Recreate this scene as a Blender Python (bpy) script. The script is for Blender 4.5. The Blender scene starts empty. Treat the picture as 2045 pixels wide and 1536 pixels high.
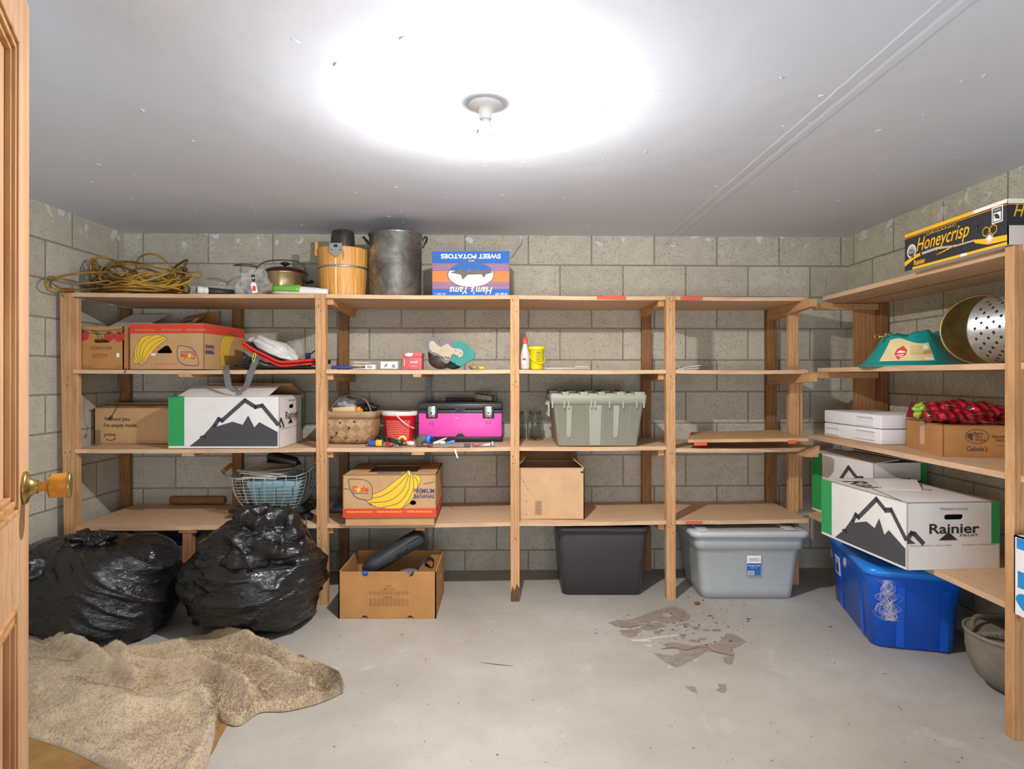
import bpy, bmesh, math, random
from mathutils import Vector, Matrix, noise
from mathutils.geometry import tessellate_polygon
PI = math.pi
random.seed(11)
S = bpy.context.scene
COL = S.collection

# ---------------------------------------------------------------- camera, light, exposure
CZ, F, VX, VY = 1.241, 1240.0, 1012.0, 752.0          # eye height, focal length in px, vanishing point
cam_d = bpy.data.cameras.new('camera')
cam = bpy.data.objects.new('camera', cam_d)
COL.objects.link(cam)
cam.location = (0, 0, CZ)
cam.rotation_euler = (PI/2, 0, 0)
cam_d.sensor_width = 36
cam_d.lens = 36*F/2045
cam_d.shift_x = (1022.5-VX)/2045
cam_d.shift_y = (VY-768)/2045
cam_d.clip_start = .02
S.camera = cam
world = bpy.data.worlds.new('world')
S.world = world
world.use_nodes = True
world.node_tree.nodes['Background'].inputs[0].default_value = (.98, .97, .96, 1)
world.node_tree.nodes['Background'].inputs[1].default_value = .40
def area(name, loc, rot, sx, sy, power, color):
    d = bpy.data.lights.new(name, 'AREA')
    d.shape = 'RECTANGLE'; d.size = sx; d.size_y = sy; d.energy = power; d.color = color
    o = bpy.data.objects.new(name, d); COL.objects.link(o)
    o.location = loc; o.rotation_euler = rot
    return o
area('doorway_daylight', (0, -1.6, 1.35), (PI/2, 0, 0), 1.1, 1.7, 16, (.62, .80, 1.0))
area('added_ceiling_fill', (0, -2.0, .6), (PI/2+math.radians(28), 0, 0), 3.6, .8, 72, (.90, .95, 1.0))  # added unseen fill, tilted up to brighten the ceiling; no real lamp there
BULB_POWER = 1040.0
v = S.view_settings
v.view_transform = 'Standard'; v.look = 'None'; v.gamma = 1; v.use_curve_mapping = False
v.exposure = 0.16
S.cycles.max_bounces = 8
S.cycles.diffuse_bounces = 5
S.cycles.sample_clamp_indirect = 8
S.cycles.use_denoising = True

def P(px, py, Y): return Vector(((px-VX)*Y/F, Y, CZ-(py-VY)*Y/F))
def WX(px, Y): return (px-VX)*Y/F
def WZ(py, Y): return CZ-(py-VY)*Y/F
def G(px, py, z=0.0):
    Y = (CZ-z)*F/(py-VY); return Vector(((px-VX)*Y/F, Y, z))

# ---------------------------------------------------------------- materials
def srgb(h):
    if isinstance(h, str):
        h = h.lstrip('#'); c = [int(h[i:i+2], 16)/255 for i in (0, 2, 4)]
    else: c = list(h)
    return tuple([(x/12.92 if x <= .04045 else ((x+.055)/1.055)**2.4) for x in c]+[1])
class NT:
    def __init__(s, name):
        s.m = bpy.data.materials.new(name); s.m.use_nodes = True
        s.t = s.m.node_tree; s.b = s.t.nodes['Principled BSDF']
    def n(s, typ, **kw):
        o = s.t.nodes.new(typ)
        for k, val in kw.items():
            if k in o.inputs and not hasattr(o, k): o.inputs[k].default_value = val
            elif hasattr(o, k): setattr(o, k, val)
            else: o.inputs[k].default_value = val
        return o
    def l(s, a, b): s.t.links.new(a, b)
    def coord(s, kind='Object', scale=(1, 1, 1), loc=(0, 0, 0), rot=(0, 0, 0)):
        tc = s.n('ShaderNodeTexCoord'); mp = s.n('ShaderNodeMapping')
        mp.inputs['Scale'].default_value = scale; mp.inputs['Location'].default_value = loc; mp.inputs['Rotation'].default_value = rot
        s.l(tc.outputs[kind], mp.inputs['Vector']); return mp.outputs['Vector']
    def noise(s, vec, scale, detail=4, rough=.5, dist=0):
        o = s.n('ShaderNodeTexNoise'); o.inputs['Scale'].default_value = scale; o.inputs['Detail'].default_value = detail
        o.inputs['Roughness'].default_value = rough; o.inputs['Distortion'].default_value = dist
        s.l(vec, o.inputs['Vector']); return o.outputs['Fac']
    def ramp(s, fac, stops):
        o = s.n('ShaderNodeValToRGB'); e = o.color_ramp.elements
        while len(e) < len(stops): e.new(.5)
        for i, (p, c) in enumerate(stops):
            e[i].position = p; e[i].color = c if not isinstance(c, (int, float)) else (c, c, c, 1)
        s.l(fac, o.inputs['Fac']); return o.outputs['Color']
    def mix(s, fac, a, b, mode='MIX'):
        o = s.n('ShaderNodeMix'); o.data_type = 'RGBA'; o.blend_type = mode
        for sock, val in ((o.inputs[0], fac), (o.inputs[6], a), (o.inputs[7], b)):
            if hasattr(val, 'links'): s.l(val, sock)
            else: sock.default_value = val
        return o.outputs[2]
    def bump(s, h, strength=.3, dist=.01, prev=None):
        o = s.n('ShaderNodeBump'); o.inputs['Strength'].default_value = strength; o.inputs['Distance'].default_value = dist
        s.l(h, o.inputs['Height'])
        if prev is not None: s.l(prev, o.inputs['Normal'])
        s.l(o.outputs['Normal'], s.b.inputs['Normal']); return o.outputs['Normal']
    def col(s, c):
        if hasattr(c, 'links'): s.l(c, s.b.inputs['Base Color'])
        else: s.b.inputs['Base Color'].default_value = c
    def set(s, **kw):
        for k, val in kw.items(): s.b.inputs[k.replace('_', ' ')].default_value = val
        return s
MATS = {}
def plain(name, color, rough=.5, metal=0.0, var=.12, vscale=12, bump=0.0, bscale=60, **kw):
    if name in MATS: return MATS[name]
    m = NT(name); c = srgb(color)
    vec = m.coord()
    n = m.noise(vec, vscale, 5, .6)
    lo = tuple([x*(1-var) for x in c[:3]]+[1]); hi = tuple([min(1, x*(1+var*.6)) for x in c[:3]]+[1])
    m.col(m.ramp(n, [(.3, lo), (.7, hi)]))
    m.set(Roughness=rough, Metallic=metal)
    if bump: m.bump(m.noise(vec, bscale, 4, .6), bump, .004)
    for k, val in kw.items(): m.b.inputs[k.replace('_', ' ')].default_value = val
    MATS[name] = m.m
    return m.m
def wood(name, base, dark, axis='z', rough=.65, knots=True, scale=1.0):
    if name in MATS: return MATS[name]
    m = NT(name)
    st = {'x': (1.2, 9, 9), 'y': (9, 1.2, 9), 'z': (9, 9, 1.2)}[axis]
    st = tuple(a*scale for a in st)
    vec = m.coord('Object', st)
    n1 = m.noise(vec, 3.2, 6, .62, 1.6)
    w = m.n('ShaderNodeTexWave'); w.bands_direction = 'X' if axis != 'x' else 'Y'
    w.inputs['Scale'].default_value = 1.6; w.inputs['Distortion'].default_value = 9; w.inputs['Detail'].default_value = 3; w.inputs['Detail Scale'].default_value = .8
    m.l(vec, w.inputs['Vector'])
    c1 = m.ramp(n1, [(.25, srgb(dark)), (.6, srgb(base))])
    c2 = m.mix(.38, c1, m.ramp(w.outputs['Fac'], [(.0, srgb(dark)), (.45, srgb(base)), (1, srgb(base))]))
    raw = m.coord('Object', (1, 1, 1))
    blot = m.noise(raw, 2.6, 3, .6)
    c3 = m.mix(m.ramp(blot, [(.35, .35), (.65, 0.0)]), c2, srgb(dark))
    if knots:
        vo = m.n('ShaderNodeTexVoronoi'); vo.inputs['Scale'].default_value = 3.3
        kv = m.coord('Object', {'x': (.45, 2.2, 2.2), 'y': (2.2, .45, 2.2), 'z': (2.2, 2.2, .45)}[axis]); m.l(kv, vo.inputs['Vector'])
        c3 = m.mix(m.ramp(vo.outputs['Distance'], [(.03, .85), (.075, 0.0)]), c3, srgb('#5a3216'))
    m.col(c3); m.set(Roughness=rough)
    m.bump(n1, .25, .002)
    MATS[name] = m.m
    return m.m
def glassy(name, color=(1, 1, 1, 1), rough=.08, alpha=.25, ior=1.3):
    if name in MATS: return MATS[name]
    m = NT(name); m.col(color); m.set(Roughness=rough, Alpha=alpha, IOR=ior)
    vec = m.coord(); m.bump(m.noise(vec, 30, 3, .5), .5, .01)
    MATS[name] = m.m; return m.m
def emis(name, color, strength):
    m = NT(name); m.col((1, 1, 1, 1)); m.b.inputs['Emission Color'].default_value = color; m.b.inputs['Emission Strength'].default_value = strength
    MATS[name] = m.m; return m.m

# ---------------------------------------------------------------- mesh builder
class MB:
    def __init__(s): s.v = []; s.f = []; s.m = []; s.s = []; s.T = Matrix.Identity(4)
    def add(s, verts, faces, mat=0, smooth=False, M=None):
        b = len(s.v); T = s.T if M is None else s.T @ M
        s.v += [T @ Vector(p) for p in verts]
        for f in faces: s.f.append([b+i for i in f]); s.m.append(mat); s.s.append(smooth)
        return s
    def box(s, c, size, mat=0, bev=0.0, M=None, R=None, taper=1.0):
        x, y, z = [d/2 for d in size]
        if bev > 0:
            bm = bmesh.new(); bmesh.ops.create_cube(bm, size=1)
            for vv in bm.verts:
                k = taper if vv.co.z < 0 else 1
                vv.co = Vector((vv.co.x*size[0]*k, vv.co.y*size[1]*k, vv.co.z*size[2]))
            bmesh.ops.bevel(bm, geom=list(bm.edges), offset=bev, segments=2, affect='EDGES', profile=.5)
            s.bm(bm, mat, True, Matrix.Translation(c) @ (R if R is not None else Matrix.Identity(4)) if M is None else M)
            return s
        vs = [(sx*x*(taper if sz < 0 else 1), sy*y*(taper if sz < 0 else 1), sz*z) for sz in (-1, 1) for sx, sy in ((-1, -1), (1, -1), (1, 1), (-1, 1))]
        MM = Matrix.Translation(c) @ (R if R is not None else Matrix.Identity(4))
        if M is not None: MM = M
        return s.add(vs, [(3, 2, 1, 0), (4, 5, 6, 7), (0, 1, 5, 4), (1, 2, 6, 5), (2, 3, 7, 6), (3, 0, 4, 7)], mat, False, MM)
    def bb(s, x0, x1, y0, y1, z0, z1, mat=0, bev=0.0):
        return s.box(((x0+x1)/2, (y0+y1)/2, (z0+z1)/2), (abs(x1-x0), abs(y1-y0), abs(z1-z0)), mat, bev)
    def hexa(s, lo, hi, mat=0):      # 4 bottom points (ccw from above), 4 top points
        return s.add(list(lo)+list(hi), [(3, 2, 1, 0), (4, 5, 6, 7), (0, 1, 5, 4), (1, 2, 6, 5), (2, 3, 7, 6), (3, 0, 4, 7)], mat)
    def bm(s, bm, mat=0, smooth=False, M=None):
        bm.verts.index_update()
        s.add([tuple(vv.co) for vv in bm.verts], [[vv.index for vv in f.verts] for f in bm.faces], mat, smooth, M); bm.free(); return s
    def slab(s, a, b, c, d, t, mat=0):
        a, b, c, d = map(Vector, (a, b, c, d)); n = (b-a).cross(d-a).normalized()*t
        return s.hexa([a-n, b-n, c-n, d-n], [a, b, c, d], mat)
    def tube(s, pts, r, seg=6, mat=0, closed=False, smooth=True, rr=None):
        pts = [Vector(p) for p in pts]; n = len(pts); rings = []; up = None
        for i, p in enumerate(pts):
            if closed: d = pts[(i+1) % n]-pts[i-1]
            else: d = pts[min(i+1, n-1)]-pts[max(i-1, 0)]
            if d.length < 1e-9: d = Vector((0, 0, 1))
            d.normalize()
            if up is None: up = Vector((0, 0, 1)) if abs(d.z) < .9 else Vector((1, 0, 0))
            a = d.cross(up)
            if a.length < 1e-5: a = d.cross(Vector((.3, 1, .2)))
            a.normalize(); b = a.cross(d).normalized(); up = b
            R = r if rr is None else rr[i]
            rings.append([p+a*(math.cos(2*PI*k/seg)*R)+b*(math.sin(2*PI*k/seg)*R) for k in range(seg)])
        vs = [q for ring in rings for q in ring]; fs = []
        for i in range(n if closed else n-1):
            j = (i+1) % n
            for k in range(seg): fs.append((i*seg+k, i*seg+(k+1) % seg, j*seg+(k+1) % seg, j*seg+k))
        if not closed: fs += [tuple(range(seg))[::-1], tuple((n-1)*seg+k for k in range(seg))]
        return s.add(vs, fs, mat, smooth)
    def cyl(s, a, b, r, seg=16, mat=0, r2=None):
        return s.tube([a, b], r, seg, mat, rr=[r, r if r2 is None else r2])
    def lathe(s, prof, seg=32, mat=0, M=None, smooth=True, sx=1, sy=1, capa=False, capb=False, mats=None):
        vs = [(r*math.cos(2*PI*k/seg)*sx, r*math.sin(2*PI*k/seg)*sy, z) for r, z in prof for k in range(seg)]
        for i in range(len(prof)-1):
            fs = [(i*seg+k, i*seg+(k+1) % seg, (i+1)*seg+(k+1) % seg, (i+1)*seg+k) for k in range(seg)]
            if i == 0:
                base = len(s.v); s.add(vs, fs, mat if mats is None else mats[i], smooth, M)
            else:
                for f in fs: s.f.append([base+q for q in f]); s.m.append(mat if mats is None else mats[i]); s.s.append(smooth)
        if capa: s.f.append([base+k for k in range(seg)][::-1]); s.m.append(mat); s.s.append(False)
        if capb: s.f.append([base+(len(prof)-1)*seg+k for k in range(seg)]); s.m.append(mat); s.s.append(False)
        return s
    def ball(s, c, r, mat=0, seg=16, M=None):
        r = (r, r, r) if isinstance(r, (int, float)) else r
        pr = [(max(1e-5, math.sin(PI*i/(seg//2))), -math.cos(PI*i/(seg//2))) for i in range(seg//2+1)]
        return s.lathe(pr, seg, mat, Matrix.Translation(c) @ (M or Matrix.Identity(4)) @ Matrix.Diagonal((*r, 1)))
    def rloft(s, levels, seg=5, mat=0, capb=True, capt=False, smooth=True, M=None, cx=0, cy=0):
        # levels (z, w, d, r): rounded rectangles stacked
        rings = []
        for z, w, d, r in levels:
            ring = []
            for qx, qy, a0 in ((1, 1, 0), (-1, 1, PI/2), (-1, -1, PI), (1, -1, 1.5*PI)):
                for k in range(seg+1):
                    a = a0+PI/2*k/seg
                    ring.append((cx+qx*(w/2-r)+r*math.cos(a), cy+qy*(d/2-r)+r*math.sin(a), z))
            rings.append(ring)
        n = len(rings[0]); vs = [p for r_ in rings for p in r_]; fs = []
        for i in range(len(rings)-1):
            for k in range(n): fs.append((i*n+k, i*n+(k+1) % n, (i+1)*n+(k+1) % n, (i+1)*n+k))
        s.add(vs, fs, mat, smooth, M)
        b = len(s.v)-len(vs)
        if capb: s.f.append([b+k for k in range(n)][::-1]); s.m.append(mat); s.s.append(False)
        if capt: s.f.append([b+(len(rings)-1)*n+k for k in range(n)]); s.m.append(mat); s.s.append(False)
        return s
    def poly(s, fr, loops, mat=0, off=.0008, thick=0):
        # filled polygon with holes in a frame (origin, u, v); loops = [outline, hole, ...]
        O, U, V = fr; N = U.cross(V)
        if not isinstance(loops[0][0], (list, tuple)): loops = [loops]
        flat = [p for lp in loops for p in lp]
        tris = tessellate_polygon([[Vector((p[0], p[1], 0)) for p in lp] for lp in loops])
        vs = [O+U*p[0]+V*p[1]+N*off for p in flat]
        fs = []
        for t in tris:
            a, b, c = [Vector(flat[i]) for i in t]
            cr = (b-a).cross(c-a) if len(a) == 2 else 0
            fs.append(tuple(t) if (b.x-a.x)*(c.y-a.y)-(b.y-a.y)*(c.x-a.x) > 0 else tuple(t)[::-1])
        if thick <= 0: return s.add(vs, fs, mat)
        n = len(vs); back = [p-N*thick for p in vs]
        fs2 = fs+[tuple(i+n for i in f[::-1]) for f in fs]
        st = 0
        for lp in loops:
            m = len(lp); A = sum(lp[i][0]*lp[(i+1) % m][1]-lp[(i+1) % m][0]*lp[i][1] for i in range(m))
            for i in range(m):
                a, b = st+i, st+(i+1) % m
                q = (a, a+n, b+n, b)
                fs2.append(q if (A > 0) == (st == 0) or A == 0 else q)
            st += m
        return s.add(vs+back, fs2, mat)
    def text(s, fr, body, cx, cy, w, h, mat=0, bold=0.0, shear=0.0, rot=0.0, off=.0009):
        O, U, V = fr; N = U.cross(V)
        vs, fs = text_mesh(body, bold, shear)
        xs = [p[0] for p in vs]; ys = [p[1] for p in vs]
        x0, x1, y0, y1 = min(xs), max(xs), min(ys), max(ys)
        kx = w/(x1-x0); ky = h/(y1-y0); ca, sa = math.cos(rot), math.sin(rot)
        out = []
        for p in vs:
            x = (p[0]-(x0+x1)/2)*kx; y = (p[1]-(y0+y1)/2)*ky
            out.append(O+U*(cx+x*ca-y*sa)+V*(cy+x*sa+y*ca)+N*off)
        return s.add(out, fs, mat)
    def build(s, name, mats, parent=None, world=True, loc=None, rotz=0.0, bev=0.0, subsurf=0):
        me = bpy.data.meshes.new(name)
        vs = s.v
        if parent is not None and world and parent.type == 'EMPTY': vs = [p-parent.location for p in vs]
        if loc is not None and parent is None and world == 'abs': vs = [p-Vector(loc) for p in vs]
        me.from_pydata([tuple(p) for p in vs], [], s.f)
        for mm in (mats if isinstance(mats, (list, tuple)) else [mats]): me.materials.append(mm)
        me.polygons.foreach_set('material_index', s.m); me.polygons.foreach_set('use_smooth', s.s)
        me.validate(); me.update()
        o = bpy.data.objects.new(name, me); COL.objects.link(o)
        if parent is not None: o.parent = parent
        elif loc is not None: o.location = loc; o.rotation_euler[2] = rotz
        if bev:
            md = o.modifiers.new('bevel', 'BEVEL'); md.width = bev; md.segments = 2; md.limit_method = 'ANGLE'
        if subsurf:
            md = o.modifiers.new('subsurf', 'SUBSURF'); md.levels = subsurf; md.render_levels = subsurf
        return o
_TX = {}
def text_mesh(body, bold=0.0, shear=0.0):
    k = (body, bold, shear)
    if k in _TX: return _TX[k]
    cu = bpy.data.curves.new('lettering', 'FONT'); cu.body = body; cu.size = 1; cu.offset = bold; cu.shear = shear; cu.resolution_u = 3
    cu.fill_mode = 'FRONT' if hasattr(cu, 'fill_mode') else cu.fill_mode
    o = bpy.data.objects.new('lettering', cu); COL.objects.link(o)
    bpy.context.view_layer.update()
    me = o.evaluated_get(bpy.context.evaluated_depsgraph_get()).to_mesh()
    vs = [tuple(p.co) for p in me.vertices]; fs = [tuple(p.vertices) for p in me.polygons]
    bpy.data.objects.remove(o); bpy.data.curves.remove(cu)
    _TX[k] = (vs, fs); return _TX[k]

def tag(o, label, cat, group=None, kind=None):
    o['label'] = label; o['category'] = cat
    if group: o['group'] = group
    if kind: o['kind'] = kind
    return o
def thing(name, label, cat, loc=(0, 0, 0), rotz=0.0, group=None):
    o = bpy.data.objects.new(name, None); COL.objects.link(o)
    o.location = loc; o.rotation_euler[2] = rotz; o.empty_display_size = .05
    bpy.context.view_layer.update()
    return tag(o, label, cat, group)
def struct(o): o['kind'] = 'structure'; return o
X, Yv, Z = Vector((1, 0, 0)), Vector((0, 1, 0)), Vector((0, 0, 1))
def ffront(w, d, h): return (Vector((-w/2, -d/2, 0)), X, Z)
def fright(w, d, h): return (Vector((w/2, -d/2, 0)), Yv, Z)
def fleft(w, d, h): return (Vector((-w/2, d/2, 0)), -Yv, Z)
def fback(w, d, h): return (Vector((w/2, d/2, 0)), -X, Z)
def ftop(w, d, h): return (Vector((-w/2, -d/2, h)), X, Yv)
def rect(x0, y0, x1, y1): return [(x0, y0), (x1, y0), (x1, y1), (x0, y1)]
def oval(cx, cy, rx, ry, n=20, a0=0, a1=2*PI): return [(cx+rx*math.cos(a0+(a1-a0)*i/n), cy+ry*math.sin(a0+(a1-a0)*i/n)) for i in range(n if abs(a1-a0-2*PI) < 1e-6 else n+1)]
def slot(cx, cy, w, h, n=6):
    r = h/2
    return oval(cx+w/2-r, cy, r, r, n, -PI/2, PI/2)+oval(cx-w/2+r, cy, r, r, n, PI/2, 1.5*PI)
def stroke(pts, w, closed=False):
    # thick 2-D polyline as a list of quads
    out = []; n = len(pts)
    for i in range(n if closed else n-1):
        a = Vector(pts[i]); b = Vector(pts[(i+1) % n]); d = (b-a)
        if d.length < 1e-6: continue
        d = d.normalized(); e = d*(w*.35); q = Vector((-d.y, d.x))*(w/2)
        out.append([tuple(a-e-q), tuple(b+e-q), tuple(b+e+q), tuple(a-e+q)])
    return out
def spline(pts, n=8, closed=False):
    pts = [Vector(p) for p in pts]; out = []; m = len(pts)
    for i in range(m if closed else m-1):
        g = (lambda j: pts[j % m]) if closed else (lambda j: pts[max(0, min(m-1, j))])
        p0, p1, p2, p3 = g(i-1), g(i), g(i+1), g(i+2)
        for k in range(n):
            t = k/n
            out.append(.5*((2*p1)+(p2-p0)*t+(2*p0-5*p1+4*p2-p3)*t*t+(3*p1-p0-3*p2+p3)*t**3))
    if not closed: out.append(pts[-1])
    return out
def sp2(pts, n=6, closed=True): return [(p.x, p.y) for p in spline([(a, b, 0) for a, b in pts], n, closed)]
# ---------------------------------------------------------------- room
XL, XR, CEIL = -2.418, 2.215, 2.146
def yb(x): return 3.98+.024*x           # the back wall runs slightly out of square
def yf(x): return 3.42+.045*x           # front line of the shelving
def block_mat(name, uv, du, tint=(1, 1, 1)):
    m = NT(name)
    tc = m.n('ShaderNodeTexCoord'); sep = m.n('ShaderNodeSeparateXYZ'); m.l(tc.outputs['Object'], sep.inputs[0])
    cmb = m.n('ShaderNodeCombineXYZ')
    a = m.n('ShaderNodeMath', operation='ADD'); a.inputs[1].default_value = du; m.l(sep.outputs[uv], a.inputs[0])
    b = m.n('ShaderNodeMath', operation='ADD'); b.inputs[1].default_value = -.128+.2032*20; m.l(sep.outputs['Z'], b.inputs[0])
    m.l(a.outputs[0], cmb.inputs[0]); m.l(b.outputs[0], cmb.inputs[1])
    br = m.n('ShaderNodeTexBrick'); m.l(cmb.outputs[0], br.inputs['Vector'])
    br.offset = .5; br.offset_frequency = 2; br.squash = 1
    def tc_(c): r = srgb(c); return (r[0]*tint[0], r[1]*tint[1], r[2]*tint[2], 1)
    br.inputs['Color1'].default_value = tc_('#cfc9b9'); br.inputs['Color2'].default_value = tc_('#c1bbab'); br.inputs['Mortar'].default_value = tc_('#8f8a7c')
    br.inputs['Scale'].default_value = 1; br.inputs['Mortar Size'].default_value = .0056; br.inputs['Mortar Smooth'].default_value = .5
    br.inputs['Brick Width'].default_value = .4064; br.inputs['Row Height'].default_value = .2032; br.inputs['Bias'].default_value = 0
    obj = m.coord()
    big = m.noise(obj, 1.7, 4, .6); fine = m.noise(obj, 110, 4, .7); mid = m.noise(obj, 14, 5, .65)
    c = m.mix(m.ramp(big, [(.35, .35), (.65, 0.0)]), br.outputs['Color'], tc_('#a59e91'))
    c = m.mix(m.ramp(mid, [(.3, .4), (.55, 0.0)]), c, tc_('#a39d8d'))
    c = m.mix(m.ramp(fine, [(.33, .75), (.45, 0.0)]), c, tc_('#6f6a5f'))
    # splashes of white ceiling paint just under the ceiling
    sc = m.noise(obj, 11, 2, .5, .6)
    zz = m.n('ShaderNodeMapRange'); m.l(sep.outputs['Z'], zz.inputs[0]); zz.inputs[1].default_value = 2.03; zz.inputs[2].default_value = 2.10
    mul = m.n('ShaderNodeMath', operation='MULTIPLY'); m.l(zz.outputs[0], mul.inputs[0])
    m.l(m.ramp(sc, [(.62, 0.0), (.66, 1.0)]), mul.inputs[1])
    c = m.mix(mul.outputs[0], c, srgb('#d9d9d6'))
    m.col(c); m.set(Roughness=.93)
    inv = m.n('ShaderNodeMath', operation='SUBTRACT'); inv.inputs[0].default_value = 1; m.l(br.outputs['Fac'], inv.inputs[1])
    n1 = m.bump(inv.outputs[0], .7, .006)
    m.bump(m.ramp(fine, [(.3, 0.0), (.5, 1.0)]), .45, .003, n1)
    return m.m
M_back = block_mat('concrete_block_back', 'X', .6735+.4064*20)
M_left = block_mat('concrete_block_left', 'Y', .2)
M_right = block_mat('concrete_block_right', 'Y', .1, (.97, 1.0, .96))
mb = MB(); mb.hexa([(XL-.2, yb(XL-.2), -.1), (XR+.2, yb(XR+.2), -.1), (XR+.2, yb(XR)+.2, -.1), (XL-.2, yb(XL)+.2, -.1)],
                   [(XL-.2, yb(XL-.2), CEIL+.1), (XR+.2, yb(XR+.2), CEIL+.1), (XR+.2, yb(XR)+.2, CEIL+.1), (XL-.2, yb(XL)+.2, CEIL+.1)])
struct(mb.build('wall_back', M_back))
mb = MB(); mb.bb(XL-.2, XL, .3, yb(XL)+.19, -.1, CEIL+.1); struct(mb.build('wall_left', M_left))
mb = MB(); mb.bb(XR, XR+.2, .3, yb(XR)+.19, -.1, CEIL+.1); struct(mb.build('wall_right', M_right))
# ceiling: painted drywall with a taped seam
m = NT('ceiling_paint'); vec = m.coord()
big = m.noise(m.coord('Object', (1, .6, 1)), 1.2, 4, .55); fine = m.noise(vec, 90, 3, .6); dr = m.noise(m.coord('Object', (3, 14, 1), rot=(0, 0, .5)), 1.6, 3, .6)
c = m.ramp(big, [(.3, srgb('#d6dce8')), (.7, srgb('#dce1ec'))])
c = m.mix(m.ramp(dr, [(.66, 0.0), (.72, .35)]), c, srgb('#cdd2dc'))
m.col(c); m.set(Roughness=.75)
n1 = m.bump(fine, .12, .002); m.bump(m.noise(vec, 2.2, 3, .5), .25, .03, n1)
M_ceil = m.m
mb = MB()
mb.bb(XL, XR, .3, yb(XR), CEIL, CEIL+.1)
def seam(x0, w, hgt, y0, y1, n=60):
    random.seed(3); vs = []; fs = []
    prof = [(-w/2, 0), (-w/2+.012, hgt), (-.012, hgt*.55), (.0, hgt*.1), (.014, hgt), (w/2-.014, hgt*.9), (w/2, 0)]
    for i in range(n+1):
        y = y0+(y1-y0)*i/n; j = [random.uniform(-.003, .003) for _ in prof]
        for k, (dx, dz) in enumerate(prof): vs.append((x0+.018*(1-i/n)+dx+j[k], y, CEIL-dz+.0002 if 0 < k < 6 else CEIL+.001))
    q = len(prof)
    for i in range(n):
        for k in range(q-1): fs.append((i*q+k, i*q+k+1, (i+1)*q+k+1, (i+1)*q+k))
    mb.add(vs, fs, 0)
seam(1.075, .105, .0014, .42, 3.99)
random.seed(8)
for i in range(55):          # small blobs and drips in the ceiling paint
    x, y = random.uniform(-2.2, 2.1), random.uniform(1.4, 3.8); a = random.uniform(0, PI); L = random.uniform(.004, .016)
    mb.ball((x, y, CEIL), (L, .0035, .0018), 0, 8, Matrix.Rotation(a, 4, 'Z'))
struct(mb.build('ceiling', M_ceil))

# floor: concrete with flaked paint
m = NT('floor_concrete'); vec = m.coord()
big = m.noise(vec, .9, 5, .6); mid = m.noise(vec, 5, 6, .65, .8); fine = m.noise(vec, 70, 4, .6); st = m.noise(vec, 2.2, 4, .55, 1.2)
c = m.ramp(big, [(.3, srgb('#968f86')), (.5, srgb('#aaa49b')), (.72, srgb('#b9b6b2'))])
c = m.mix(m.ramp(mid, [(.35, .45), (.6, 0.0)]), c, srgb('#a09a8f'))
c = m.mix(m.ramp(st, [(.62, 0.0), (.78, .5)]), c, srgb('#d4d2d0'))
c = m.mix(m.ramp(fine, [(.30, .35), (.42, 0.0)]), c, srgb('#857f76'))
sp = m.n('ShaderNodeTexVoronoi'); sp.inputs['Scale'].default_value = 3.1; m.l(vec, sp.inputs['Vector'])
c = m.mix(m.ramp(sp.outputs['Distance'], [(.012, .8), (.03, 0.0)]), c, srgb('#3f3a35'))
m.col(c); m.set(Roughness=.72); n1 = m.bump(mid, .12, .004); m.bump(fine, .15, .002, n1)
M_floor = m.m
m = NT('floor_old_paint'); vec = m.coord()
m.col(m.ramp(m.noise(vec, 22, 5, .7), [(.3, srgb('#7c6f66')), (.7, srgb('#9a8d83'))])); m.set(Roughness=.8); m.bump(m.noise(vec, 60, 4, .6), .5, .003)
M_oldpaint = m.m
M_chip = plain('paint_chip_edge', '#c6c1b9', .8)
M_specks = plain('dirt_speck', '#4a3f38', .9)
mb = MB(); mb.bb(XL, XR, -1.0, yb(XR), -.1, 0)
def jag(pts, amp=.004, sub=6, seed=0):
    rnd = random.Random(seed); out = []
    for i in range(len(pts)):
        a = Vector(pts[i]); b = Vector(pts[(i+1) % len(pts)])
        for k in range(sub):
            p = a.lerp(b, k/sub); out.append((p.x+rnd.uniform(-amp, amp), p.y+rnd.uniform(-amp, amp)))
    return out
fr_floor = (Vector((0, 0, 0)), X, Yv)
def fpoly(pix, mat, amp=.005, off=.0006, thick=0, seed=0, sub=6):
    pts = [tuple(G(a, b).xy) for a, b in pix]
    mb.poly(fr_floor, [jag(pts, amp, sub, seed)], mat, off, thick)
def cz(pts): return [(1150+x/4.09, 1160+y/4.09) for x, y in pts]
fpoly(cz([(265, 345), (330, 322), (420, 320), (500, 300), (600, 262), (640, 245), (730, 225), (800, 203), (880, 235), (910, 270), (950, 290), (920, 330), (830, 335), (770, 345), (740, 350), (650, 325), (590, 345), (540, 350), (450, 385), (370, 380), (320, 370)]), 1, .008, .0008, 0, 1, 7)
fpoly(cz([(355, 405), (440, 400), (520, 385), (600, 345), (690, 345), (740, 375), (660, 390), (620, 410), (540, 400), (500, 450), (430, 465), (380, 435)]), 1, .008, .0008, 0, 2, 7)
fpoly(cz([(700, 270), (750, 262), (785, 285), (760, 303), (715, 290)]), 0, .003, .0016, 0, 3, 3)
fpoly(cz([(715, 515), (790, 500), (870, 520), (960, 530), (1080, 525), (1160, 510), (1190, 470), (1230, 430), (1300, 440), (1390, 495), (1340, 530), (1260, 560), (1300, 600), (1290, 625), (1200, 605), (1120, 580), (1060, 580), (1000, 620), (930, 660), (820, 710), (740, 670), (630, 590), (700, 600), (770, 615), (850, 590), (840, 560), (740, 560)]), 1, .0045, .0008, 0, 4, 5)
fpoly(cz([(1190, 625), (1285, 620), (1280, 685), (1230, 680)]), 1, .004, .0009, 0, 5, 4)
fpoly(cz([(890, 862), (975, 868), (990, 915), (940, 905)]), 1, .002, .001, 0, 6, 4)
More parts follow.
